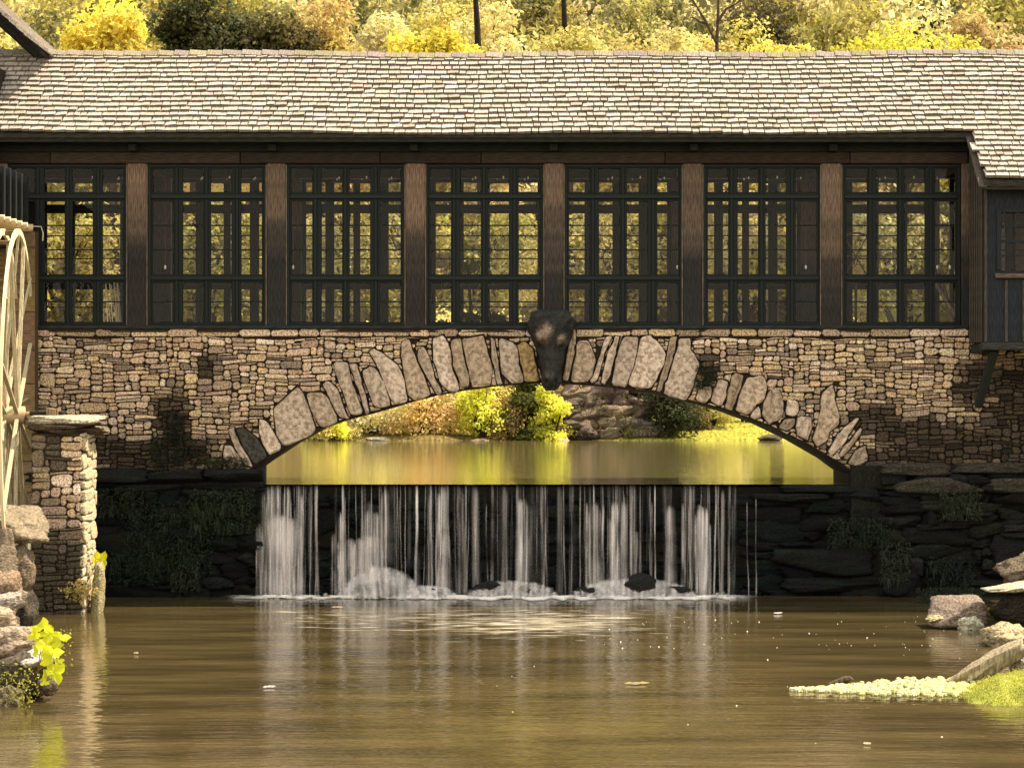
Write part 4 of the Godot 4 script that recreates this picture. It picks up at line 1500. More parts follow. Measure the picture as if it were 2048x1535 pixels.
func falls() -> void:
	var o := thing("waterfall", "silky white waterfall dropping in many thin strands over the dark weir", "waterfall")
	o.set_meta("kind", "structure")
	for q in [[542, 44, 968, 0.22], [566, 60, 1022, 0.55], [548, 50, 1026, 0.35], [586, 34, 1030, 0.4], [574, 16, 968, 0.35], [556, 9, 968, 0.5], [602, 14, 985, 0.3], [632, 9, 968, 0.34], [520, 12, 1040, 0.22], [512, 5, 1050, 0.3],
			[683, 16, 1018, 0.5], [668, 12, 1060, 0.3], [700, 30, 1070, 0.32], [736, 26, 1016, 0.55], [752, 26, 1018, 0.5], [742, 50, 1064, 0.35], [720, 40, 1070, 0.36], [770, 18, 975, 0.3], [686, 8, 968, 0.45], [676, 10, 1080, 0.4],
			[834, 9, 968, 0.7], [886, 16, 968, 0.75], [890, 22, 1060, 0.35], [862, 8, 968, 0.3], [920, 12, 968, 0.24], [950, 18, 968, 0.24], [985, 10, 968, 0.26], [1010, 12, 968, 0.24], [1042, 20, 992, 0.55], [1056, 14, 1000, 0.42], [1034, 8, 968, 0.3], [1083, 9, 968, 0.2], [1120, 14, 968, 0.2],
			[1190, 24, 1000, 0.5], [1174, 9, 1002, 0.4], [1206, 8, 1004, 0.35], [1232, 22, 998, 0.5], [1248, 14, 998, 0.55], [1222, 16, 1030, 0.35], [1262, 8, 968, 0.4], [1272, 20, 1055, 0.2], [1310, 5, 968, 0.5], [1342, 22, 1005, 0.36], [1366, 10, 1003, 0.32], [1378, 6, 1010, 0.25], [1404, 26, 1004, 0.68], [1412, 20, 1030, 0.4], [1432, 6, 968, 0.5], [1460, 6, 968, 0.36], [1446, 12, 975, 0.2], [1494, 4, 1000, 0.4], [1512, 5, 985, 0.3]]:
		var mb := MB.new()
		stream(mb, q[0], q[1], q[2], q[3] * 0.88)
		put("water_stream", mb.mesh(M["fall"]), o)
	var veil := MB.new()
	for k in 210:
		var px := R(530, 1476)
		if (px > 642 and px < 668) and rng.randf() < 0.8:
			continue
		if px > 1290 and px < 1330 and rng.randf() < 0.6:
			continue
		var w := R(1.5, 4.5) if rng.randf() < 0.85 else R(8, 20)
		var den := 0.75 if px < 890 else 0.5
		ribbon(veil, px, w, 968 if rng.randf() < 0.8 else R(970, 1010), R(0.03, 0.46) * den * (1.0 if w < 8 else 0.25), 1.15)
	stuffed(put("water_veil", veil.mesh(M["fall"]), o))
	# water that breaks over boulders at the foot
	for q in [[762, 150, 64, 0.21], [1025, 180, 36, 0.19], [1268, 250, 40, 0.19], [860, 110, 26, 0.3]]:
		var mb := MB.new()
		var n := int(q[1] / 2.6)
		for k in n:
			var u := (k + 0.5) / n * 2.0 - 1.0 + R(-0.04, 0.04)
			var h: float = q[2] * sqrt(maxf(0.0, 1.0 - u * u)) * R(0.9, 1.08)
			if h > 5.0:
				ribbon(mb, q[0] + u * q[1] * 0.5, R(4, 12), 1191.0 - h, q[3] * R(0.1, 1.7), 1.6, 0.34)
				if k % 3 == 0:
					ribbon(mb, q[0] + u * q[1] * 0.5, R(14, 30), 1191.0 - h, q[3] * 0.7, 1.2, 0.30)
		put("splash_veil", mb.mesh(M["fall"], true), o)
	for q in [[975, 1180, 70, 42, "dark round boulder under the middle of the falls, left of two"], [1068, 1183, 72, 34, "dark round boulder under the middle of the falls, right of two"], [1272, 1176, 90, 62, "largest wet boulder at the foot of the falls, dark and dry on top"], [1175, 1185, 60, 30, "small wet boulder left of the largest boulder at the foot of the falls"], [1352, 1184, 70, 32, "small wet boulder right of the largest boulder at the foot of the falls"], [762, 1182, 110, 44, "broad boulder hidden behind veils of water at the left of the falls"], [868, 1188, 50, 30, "little boulder in the brightest foam below the falls"]]:
		rock_thing("boulder", q[4], P(q[0], q[1] + 4, 0.62), Vector3(q[2], q[3] * 1.1, 40) / 100.0, Color(0.02, 0.019, 0.018), int(q[0]), Vector3.ZERO, 7, 2.2, 0.08)
	var foam := MB.new()
	var n := 160
	for layer in 2:
		var k0 := foam.v.size()
		for j in n + 1:
			var px := lerpf(438, 1530, j / float(n))
			var a := smoothstep(438, 560, px) * (1.0 - smoothstep(1400, 1520, px))
			var nz := 1.4 * wob.get_noise_2d(px * 2.2, layer * 50.0) + 0.5 * wob.get_noise_2d(px * 0.5, 300.0)
			var z0 := 0.60 - 0.1 * layer + 0.12 * wob.get_noise_2d(px * 1.1, 90.0)
			var wide := (0.20 + 0.30 * nz) * (1.0 if layer == 0 else 0.6) + 0.14 * a
			for e in 4:
				var al: float = [0.0, 1.0, 0.8, 0.0][e]
				foam.vert(Vector3(X(px, 0.7), 0.012 + 0.012 * layer + (0.03 if e == 1 else 0.0), z0 + maxf(0.05, wide) * [0.0, 0.35, 0.7, 1.35][e]), Color(0.9, 0.82, 0.8, clampf(al * a * (0.75 + nz), 0, 0.95)))
		for j in n:
			for e in 3:
				var k := k0 + j * 4 + e
				foam.quad_i(k, k + 1, k + 5, k + 4)
	for k in 900:
		var px := R(520, 1470)
		var wgt := 0.5 + wob.get_noise_2d(px * 1.4, 20.0)
		var p := P(px, 1191, R(0.5, 0.9))
		p.y = R(0.0, 0.12) * R(0.1, 1.0) * (0.5 + wgt)
		var r := R(0.012, 0.045)
		var m := foam.vert(p, Color(0.9, 0.83, 0.82, R(0.1, 0.4)))
		var e := []
		for s in 6:
			e.append(foam.vert(p + Vector3(cos(TAU * s / 6) * r * 1.6, sin(TAU * s / 6) * r, R(-0.02, 0.02)), Color(0.9, 0.83, 0.82, 0.0)))
		for s in 6:
			foam.tri(m, e[s], e[(s + 1) % 6])
	stuffed(put("foam_line", foam.mesh(M["fall"]), o))
	# churned, pale current where the fall's water comes up again in the sun; its glitter is painted as pale streaks
	var cur := thing("foam_and_glitter", "pale churned foam with painted sun glitter on the pool before the falls", "foam")
	cur.set_meta("kind", "stuff")
	var fm := MB.new()
	for k in 420:
		var u := R(-1, 1)
		var py := 1246.0 + rng.randfn(0, 13) + u * 4
		var px := 1085.0 + rng.randfn(0, 105)
		if rng.randf() < 0.3:
			px = R(560, 1300)
			py = R(1222, 1262)
		py = clampf(py, 1221, 1292)
		var z := zof(py)
		var l := R(0.08, 0.5)
		var d := R(0.02, 0.07)
		var c := Vector3(X(px, z), 0.006 + R(0, 0.006), z)
		var m := fm.vert(c, Color(0.85, 0.78, 0.62, R(0.15, 0.5)))
		var e := []
		for s in 8:
			var a := TAU * s / 8
			e.append(fm.vert(c + Vector3(cos(a) * l, 0, sin(a) * d), Color(0.85, 0.78, 0.62, 0.0)))
		for s in 8:
			fm.tri(m, e[s], e[(s + 1) % 8])
	put("streaks", fm.mesh(M["fall"]), cur)

# ---------------------------------------------------------------- rocks and plants on the two near banks
func at_water(px: float, py: float) -> Vector3:
	return P(px, py, zof(py))

func banks() -> void:
	var tan_c := Color(0.40, 0.31, 0.215)
	var pale := Color(0.52, 0.44, 0.34)
	var dark := Color(0.14, 0.11, 0.08)
	# left bank, from the wheel down to the water
	rock_thing("flat_rock", "big flat topped slab beside the pier just below the waterwheel", P(20, 1046, 4.6), Vector3(1.55, 0.62, 1.5), Color(0.27, 0.215, 0.15), 1, Vector3(0, 0, -0.1), 6, 5.0, 0.09)
	rock_thing("rock", "upright brown rock under the flat slab at the left bank", P(2, 1118, 6.0), Vector3(0.62, 1.0, 0.7), Color(0.2, 0.155, 0.11), 2)
	rock_thing("rock", "jagged tan rock between the upright rock and the stone pier", P(42, 1135, 5.0), Vector3(0.5, 0.8, 0.7), Color(0.26, 0.2, 0.14), 3)
	rock_thing("rock", "rounded brown rock midway up the left stack", P(8, 1170, 7.4), Vector3(0.55, 0.55, 0.6), Color(0.3, 0.21, 0.145), 4)
	rock_thing("rock", "pale pinkish rock with a sunlit top in the left stack", P(14, 1205, 7.8), Vector3(0.5, 0.4, 0.6), Color(0.40, 0.34, 0.29), 5)
	rock_thing("rock", "dark blocky rock at the bottom of the left stack above the water", P(4, 1242, 8.0), Vector3(0.55, 0.5, 0.8), dark, 6, Vector3.ZERO, 5, 5.0)
	rock_thing("rock", "small wet rock at the waterline below the flat slab", P(45, 1222, 6.4), Vector3(0.5, 0.7, 0.6), Color(0.07, 0.06, 0.045), 7)
	rock_thing("rock", "wide broken brown rock behind the large leaved plant", P(22, 1284, 14.2), Vector3(0.75, 0.5, 0.8), Color(0.36, 0.28, 0.21), 8)
	rock_thing("rock", "white topped flat rock under the large yellow leaves", P(66, 1318, 14.8), Vector3(0.5, 0.28, 0.6), Color(0.6, 0.54, 0.48), 9, Vector3(0, 0, 0.1))
	rock_thing("rock", "dark rock filling the bank under the white topped rock", P(38, 1358, 14.7), Vector3(1.0, 0.75, 0.9), Color(0.10, 0.08, 0.06), 10)
	rock_thing("rock", "small dark rock at the water's edge below the yellow leaves", P(96, 1376, 15.0), Vector3(0.3, 0.26, 0.4), dark, 11)
	rock_thing("rock", "mossy low rock in the corner of the left bank at the water", P(6, 1402, 15.4), Vector3(0.5, 0.4, 0.7), Color(0.16, 0.13, 0.08), 12)
	var pl := thing("large_leaf_plant", "sapling with large glowing yellow green lobed leaves on the left bank", "plant", P(84, 1330, 15.2))
	var yel := Color(0.62, 0.64, 0.03)
	for q in [[86, 1256, 0.12], [98, 1268, 0.11], [70, 1272, 0.09], [92, 1290, 0.15], [122, 1280, 0.12], [104, 1312, 0.15], [90, 1316, 0.1], [112, 1296, 0.09], [118, 1326, 0.07], [108, 1344, 0.14], [94, 1352, 0.09], [76, 1300, 0.08], [66, 1262, 0.07], [88, 1366, 0.06]]:
		big_leaf(pl, P(q[0], q[1], 15.2 + R(-0.15, 0.2)) - pl.position, q[2] * 1.15, yel)
	var st := MB.new()
	for q in [[92, 1290], [122, 1280], [104, 1312], [108, 1344], [86, 1256], [140, 1290]]:
		st.tube([Vector3(-0.1, -0.1, -0.2), (P(q[0], q[1], 15.2) - pl.position) * 0.5 + Vector3(-0.03, 0.05, -0.05), P(q[0], q[1], 15.2) - pl.position], [0.008, 0.006, 0.003], 5, Color(0.22, 0.17, 0.06))
	put("stems", st.mesh(M["plain"], true), pl)
	var small := MB.new()
	for k in 70:
		leaf_at(small, P(R(50, 145), R(1250, 1350), 15.0 + R(-0.2, 0.2)) - pl.position, R(0.012, 0.03), jig(Color(0.36, 0.33, 0.05), 0.4))
	put("small_leaves", small.mesh(M["leaf"]), pl)
	var iv := thing("creeping_ivy", "small leaved creeper with pale yellow leaves at the bottom of the left bank", "ivy", P(30, 1370, 15.4))
	var im := MB.new()
	for k in 260:
		leaf_at(im, Vector3(R(-0.25, 0.32), R(-0.22, 0.22) * (1.0 if k % 3 else 1.5), R(0.05, 0.3)), R(0.012, 0.032), jig(Color(0.34, 0.33, 0.05), 0.5))
	put("leaves", im.mesh(M["leaf"]), iv)
	# right bank
	rock_thing("layered_rock", "brown layered boulder on the right bank below the stepped wall", P(2045, 1142, 5.0), Vector3(1.1, 0.62, 1.0), Color(0.16, 0.12, 0.085), 21, Vector3(0, 0, 0.1), 6, 4.5, 0.14)
	rock_thing("pale_ledge", "thin sunlit pale ledge jutting out over the right bank", P(2030, 1176, 6.6), Vector3(1.0, 0.16, 1.0), Color(0.56, 0.50, 0.36), 22, Vector3(0, 0, 0.1), 5, 5.0, 0.1)
	rock_thing("rock", "dark recessed rock under the pale ledge on the right bank", P(2035, 1215, 6.2), Vector3(1.15, 0.72, 0.9), Color(0.05, 0.042, 0.032), 23)
	var sl := rock_thing("stone_landing", "flat weathered slab with scored joints standing out over the pool at right", P(1911, 1222, 5.9), Vector3(1.0, 0.42, 0.95), Color(0.27, 0.205, 0.165), 24, Vector3(0.12, 0, 0.04), 3, 8.0, 0.04)
	sl.set_meta("category", "slab")
	rock_thing("rock", "white sunlit rock at the waterline under the scored slab", P(1938, 1248, 6.3), Vector3(0.52, 0.3, 0.5), Color(0.72, 0.68, 0.52), 25)
	rock_thing("rock", "small brown stone hanging under the scored slab's outer end", P(1872, 1236, 6.1), Vector3(0.4, 0.14, 0.4), Color(0.45, 0.38, 0.22), 26)
	rock_thing("rock", "shaggy rock with a sunny top on the right bank above the log", P(2022, 1278, 8.6), Vector3(0.85, 0.5, 0.8), Color(0.42, 0.34, 0.21), 27, Vector3.ZERO, 8, 3.0, 0.16)
	rock_thing("rock", "dark rock between the shaggy rock and the log", P(2030, 1322, 10.0), Vector3(0.8, 0.6, 0.8), Color(0.075, 0.06, 0.045), 28)
	rock_thing("rock", "pale rock at the edge behind the green mound", P(2046, 1338, 13.0), Vector3(0.4, 0.36, 0.5), Color(0.5, 0.44, 0.36), 29)
	for k in 6:
		rock_thing("bank_rock", ["long brown rock on the right bank beyond the shaggy rock", "squat rock next to the layered boulder", "grey rock at the foot of the house wall", "tan rock behind the pale ledge", "dark rock behind the green mound", "rounded rock up the right bank"][k], Vector3(9.6 + k * 0.35, 0.4 + R(0, 0.5), 4.0 + k * 1.7), Vector3(R(0.8, 1.5), R(0.6, 1.1), R(0.8, 1.4)), jig(tan_c, 0.3), 50 + k)
	for k in 5:
		rock_thing("bank_rock", ["brown rock on the left bank beyond the waterwheel", "tan rock up the left bank", "large rock behind the broken brown rock", "low rock behind the creeper", "grey rock at the far left of the bank"][k], Vector3(-8.9 + k * 0.28, 0.35 + R(0, 0.4), 7.0 + k * 2.2), Vector3(R(0.8, 1.4), R(0.6, 1.1), R(0.8, 1.4)), jig(tan_c, 0.3), 60 + k)
	var lg := thing("fallen_log", "thick weathered log leaning from the water up onto the right bank", "log", P(1966, 1338, 13.2))
	var lb := rock(Vector3(0.36, 1.3, 0.4), Color(0.44, 0.36, 0.25), 81, 4, 6.0, 0.07, 14)
	var lo := put("trunk", lb.mesh(M["bark"], true), lg)
	lo.rotation = Vector3(0.0, 0.0, -0.99)
	for k in 3:
		var fl := rock(Vector3(0.05, 0.5 + k * 0.1, 0.03), Color(0.5, 0.42, 0.3), 82 + k, 4, 5.0, 0.1, 6)
		var fo := put("bark_flake", fl.mesh(M["bark"], true), lg, Vector3(-0.1 + k * 0.08, -0.05 + k * 0.07, 0.17))
		fo.rotation = Vector3(0, 0, -0.99)
	# floating mat of algae and the mossy point it hangs on
	var al := thing("algae_mat", "long pale yellow floating algae mat pointing out from the right bank", "algae")
	al.set_meta("kind", "stuff")
	var am := MB.new()
	for k in 1700:
		var f := pow(rng.randf(), 0.62)
		var px := lerpf(1580, 1975, f)
		var mid := lerpf(1382, 1374, f)
		var half := lerpf(2.0, 25.0, smoothstep(0.0, 0.75, f)) * (0.65 + 0.5 * wob.get_noise_2d(px * 3.0, 9.0))
		var py := mid + R(-1, 1) * half
		var p := at_water(px, py)
		var s := R(0.015, 0.055)
		var b := rock(Vector3(s * 1.9, s * 1.7, s * 1.9), jig(Color(0.62, 0.58, 0.30).lerp(Color(0.62, 0.58, 0.08), smoothstep(0.6, 1.0, f) * rng.randf()), 0.18), k % 9, 2, 2.0, 0.15, 2)
		var base := am.v.size()
		for j in b.v.size():
			am.vert(b.v[j] + p + Vector3(0, s * 0.3, 0), b.c[j])
		for j in b.i:
			am.i.append(base + j)
	put("clumps", am.mesh(M["algae"]), al)
	var mo := thing("moss_mound", "bright lime green mossy mound at the water's edge on the right", "moss", Vector3(X(2030, 14.6), 0.0, 14.6))
	var gm := MB.new()
	var nx := 34
	for j in nx + 1:
		for k in nx + 1:
			var u := j / float(nx) * 2 - 1
			var w := k / float(nx) * 2 - 1
			var d := sqrt(u * u + w * w)
			gm.vert(Vector3(u * 0.95 + 0.15, 0.34 * maxf(0.0, 1.0 - d * d) + 0.12 * wob.get_noise_2d(u * 120, w * 120) - 0.05, w * 1.1), jig(Color(0.30, 0.31, 0.05), 0.2))
	for j in nx:
		for k in nx:
			var q := j * (nx + 1) + k
			gm.quad_i(q, q + nx + 1, q + nx + 2, q + 1)
	put("mound", gm.mesh(M["algae"], true), mo)
	var gb := MB.new()
	for k in 2600:
		var u := R(-1, 1)
		var w := R(-1, 1)
		var d := sqrt(u * u + w * w)
		if d > 0.98:
			continue
		leaf_at(gb, Vector3(u * 0.95 + 0.15, 0.34 * (1.0 - d * d) + 0.12 * wob.get_noise_2d(u * 120, w * 120) - 0.04 + R(0, 0.03), w * 1.1), R(0.008, 0.02), jig(Color(0.38, 0.38, 0.05), 0.35))
	for k in 160:
		var u := R(-1, 0.6)
		var w := R(-1, 1)
		blades(gb, Vector3(u * 0.95 + 0.15, 0.34 * maxf(0.0, 1.0 - u * u - w * w) + 0.12 * wob.get_noise_2d(u * 120, w * 120) - 0.06, w * 1.1), 4, R(0.05, 0.12), 0.012, Color(0.42, 0.42, 0.06), 0.5, 0.8)
	stuffed(put("moss_leaves", gb.mesh(M["leaf"]), mo))
	var dw := thing("driftwood", "short dark curled piece of driftwood resting on the algae mat", "driftwood", at_water(1683, 1372) + Vector3(0, 0.06, 0))
	var db := MB.new()
	db.tube([Vector3(-0.17, -0.03, 0), Vector3(-0.08, 0.0, 0), Vector3(0.04, 0.045, 0.01), Vector3(0.12, 0.055, 0.0), Vector3(0.165, 0.03, 0.01)], [0.02, 0.032, 0.038, 0.034, 0.014], 8, Color(0.16, 0.12, 0.09))
	put("branch", db.mesh(M["bark"], true), dw)
	var kn := MB.new()
	kn.tube([Vector3(0.05, 0.02, 0.0), Vector3(0.11, -0.03, 0.01), Vector3(0.15, -0.06, 0.0)], [0.03, 0.026, 0.012], 7, Color(0.05, 0.04, 0.03))
	put("knot", kn.mesh(M["bark"], true), dw)

func litter() -> void:
	for q in [[1272, 1369, "curled pale leaf floating in the middle of the pool", 0.12, Color(0.45, 0.33, 0.18)], [538, 1376, "thin white leaf floating left of the pool's middle", 0.06, Color(0.6, 0.55, 0.45)], [1556, 1228, "pale leaf floating near the right end of the falls", 0.06, Color(0.6, 0.57, 0.55)], [675, 1216, "brown leaf floating at the shadow's edge below the falls", 0.08, Color(0.4, 0.31, 0.2)], [272, 1308, "tiny cream leaf floating on the left of the pool", 0.03, Color(0.6, 0.5, 0.3)], [1735, 1490, "small cream leaf floating at the front right of the pool", 0.035, Color(0.6, 0.55, 0.4)]]:
		var o := thing("floating_leaf", q[2], "leaf", at_water(q[0], q[1]) + Vector3(0, 0.01, 0))
		var mb := MB.new()
		for k in 3:
			var s: float = q[3] * R(0.5, 1.0)
			var d := Vector3((k - 1) * q[3] * 0.8, 0, R(-0.03, 0.03))
			mb.quad(d + Vector3(-s, 0.012, 0), d + Vector3(0, 0.004, s * 0.45), d + Vector3(s, 0.02, 0), d + Vector3(0, 0.03, -s * 0.45), jig(q[4], 0.2))
		put("blade", mb.mesh(M["leaf"]), o)
	var b := thing("bubbles", "tiny white bubbles scattered over the right half of the pool", "bubbles")
	b.set_meta("kind", "stuff")
	var mb := MB.new()
	for k in 110:
		var px := R(1180, 1960)
		var py := R(1222, 1300)
		if k % 5 == 0:
			px = R(820, 2000)
			py = R(1290, 1500)
		var p := at_water(px, py)
		var r := R(0.003, 0.008) if k % 9 else 0.012
		var kk := mb.v.size()
		for j in 3:
			for s in 6:
				var a := TAU * s / 6
				mb.vert(p + Vector3(cos(a) * r * [1.0, 0.75, 0.2][j], r * [0.0, 0.6, 0.95][j], sin(a) * r * [1.0, 0.75, 0.2][j]), Color(0.75, 0.72, 0.66))
		for j in 2:
			for s in 6:
				mb.quad_i(kk + j * 6 + s, kk + j * 6 + (s + 1) % 6, kk + j * 6 + 6 + (s + 1) % 6, kk + j * 6 + 6 + s)
	put("foam_dots", mb.mesh(M["plain"]), b)

# ---------------------------------------------------------------- beyond the pond
func ground_at(x: float, z: float) -> float:
	return maxf(land(x, z), POND - 0.1)

const GOLD := Color(0.58, 0.50, 0.16)
const LIME := Color(0.58, 0.56, 0.08)
const CREAM := Color(0.66, 0.58, 0.28)
const OLIVE := Color(0.17, 0.16, 0.06)
const DEEP := Color(0.045, 0.05, 0.022)

func far_bank() -> void:
	# px, bottom py, z, width px, height px, colour, leaf size, label
	for q in [[655, 884, -34.9, 100, 70, GOLD, 0.07, "low golden bush at the left end of the view under the arch"], [668, 876, -34.5, 46, 40, LIME, 0.05, "small lime green bush at the water left under the arch"], [745, 880, -35.8, 150, 120, CREAM, 0.08, "cream coloured bush over pale stones left under the arch"], [845, 882, -35.5, 130, 130, Color(0.58, 0.43, 0.18), 0.08, "brownish gold bush under the left half of the arch"], [905, 872, -37.0, 120, 150, CREAM, 0.09, "tall cream gold bush behind the brownish bush"], [965, 876, -35.4, 90, 120, LIME, 0.08, "bright yellow bush left of the dark green bush"], [1012, 882, -35.4, 70, 80, Color(0.36, 0.24, 0.10), 0.07, "low russet bush between two yellow bushes"], [1055, 882, -35.6, 90, 140, Color(0.12, 0.13, 0.03), 0.09, "dark green bush in front of the far bank"], [1108, 884, -34.8, 66, 130, LIME, 0.08, "bright yellow green bush hanging to the water beside the dark rock face"], [940, 800, -40.0, 320, 160, GOLD, 0.11, "broad golden thicket on the far bank behind the yellow bushes"], [740, 820, -41.0, 260, 150, GOLD, 0.11, "golden thicket at the far left behind the arch"],
			[1345, 880, -35.6, 110, 110, DEEP, 0.08, "very dark bush right of the rock face"], [1240, 800, -39.0, 200, 90, DEEP, 0.1, "dark undergrowth on top of the rock face"], [1425, 846, -38.5, 170, 110, CREAM, 0.10, "pale gold bush overhanging the sunny lawn"], [1385, 868, -36.5, 70, 70, Color(0.2, 0.16, 0.06), 0.07, "small brown bush at the corner of the lawn"], [1560, 810, -58.0, 260, 120, GOLD, 0.12, "golden bush on the far side of the sunny lawn"], [1720, 820, -50.0, 200, 160, CREAM, 0.12, "pale bush at the end of the sunny lawn"]]:
		var z: float = q[2]
		var s := (D - z) / F
		bush("bush", q[7], P(q[0], q[1], z), Vector3(q[3] * s * 1.15, q[4] * s * 1.12, 1.6 * q[3] * s * 0.5 + 0.8), q[5] if q[5].r < 0.3 else Color(q[5].r * 1.3, q[5].g * 1.33, q[5].b * 1.4), q[6] * 0.85, 4600, 26)
	var rf := thing("rock_outcrop", "shaded brown rock outcrop rising from the pond beside the yellow bush", "rock")
	for k in 26:
		var px := 1138.0 + (k % 5) * 36.0 + R(-12, 12)
		var py := 872.0 - (k / 5) * 22.0 + R(-6, 6)
		var z := -35.4 - (k / 5) * 0.25
		var s := (D - z) / F
		put("boulder", rock(Vector3(R(40, 80) * s, R(22, 44) * s, R(0.7, 1.1)), jig(Color(0.20, 0.145, 0.11), 0.4), 300 + k, 8, 4.5, 0.16, 8).mesh(M["rock"], true), rf, P(px, py, z))
	var iv := thing("cliff_plants", "dark green creeping plants growing over the brown rock outcrop", "plants", P(1200, 840, -34.9))
	var im := MB.new()
	for k in 900:
		var u := Vector2(R(-1, 1), R(-1, 1))
		if wob.get_noise_2d(u.x * 160, u.y * 160) > 0.05:
			leaf_at(im, Vector3(u.x * 1.5, u.y * 0.95, R(-0.3, 0.35)), R(0.03, 0.07), jig(Color(0.10, 0.10, 0.035), 0.4))
	put("foliage", im.mesh(M["leaf"]), iv)
	var gr := thing("tall_grass", "patch of tall dull green grass between the rock face and the dark bush", "grass", P(1300, 878, -35.2))
	gr.set_meta("kind", "stuff")
	var gb := MB.new()
	for k in 260:
		blades(gb, Vector3(R(-0.9, 0.9), 0, R(-0.6, 0.3)), 5, R(0.5, 0.95), 0.03, jig(Color(0.16, 0.155, 0.045), 0.3), 0.4, 0.35)
	put("blades", gb.mesh(M["leaf"]), gr)
	var ed := thing("reeds", "short dry reeds at the foot of the yellow bushes along the far waterline", "reeds", P(800, 884, -34.6))
	ed.set_meta("kind", "stuff")
	var eb := MB.new()
	for k in 420:
		blades(eb, Vector3(R(-3.2, 5.8), 0, R(-0.3, 0.4)), 3, R(0.12, 0.35), 0.03, jig(Color(0.42, 0.33, 0.12), 0.4), 0.9, 0.8)
	put("blades", eb.mesh(M["leaf"]), ed)
	for k in 5:
		rock_thing("shore_stone", ["pale flat stone at the left waterline of the far bank", "small cream stone below the brownish gold bush", "tan stone under the bright yellow bush", "low stone at the water beside the hanging yellow green bush", "dark flat stone at the edge of the sunny lawn"][k], P([760, 850, 955, 1125, 1540][k], [880, 883, 884, 884, 876][k], -34.6), Vector3(R(0.6, 1.1), 0.25, 0.6), [Color(0.6, 0.52, 0.38), Color(0.5, 0.42, 0.28), tone(1.0), tone(1.2), Color(0.12, 0.1, 0.06)][k], 90 + k)
	var lawn := thing("lawn_grass", "sunny yellow green lawn sloping up from the far water", "grass")
	lawn.set_meta("kind", "stuff")
	var lb := MB.new()
	for k in 4200:
		var x := R(5.0, 17.0)
		var z := R(-54.0, -35.4)
		var h := land(x, z)
		if h < POND + 0.02:
			continue
		blades(lb, Vector3(x, h, z), 2, R(0.06, 0.14), 0.03, Color(0.42, 0.41, 0.06), 0.6, 0.7)
	put("blades", lb.mesh(M["leaf"]), lawn)

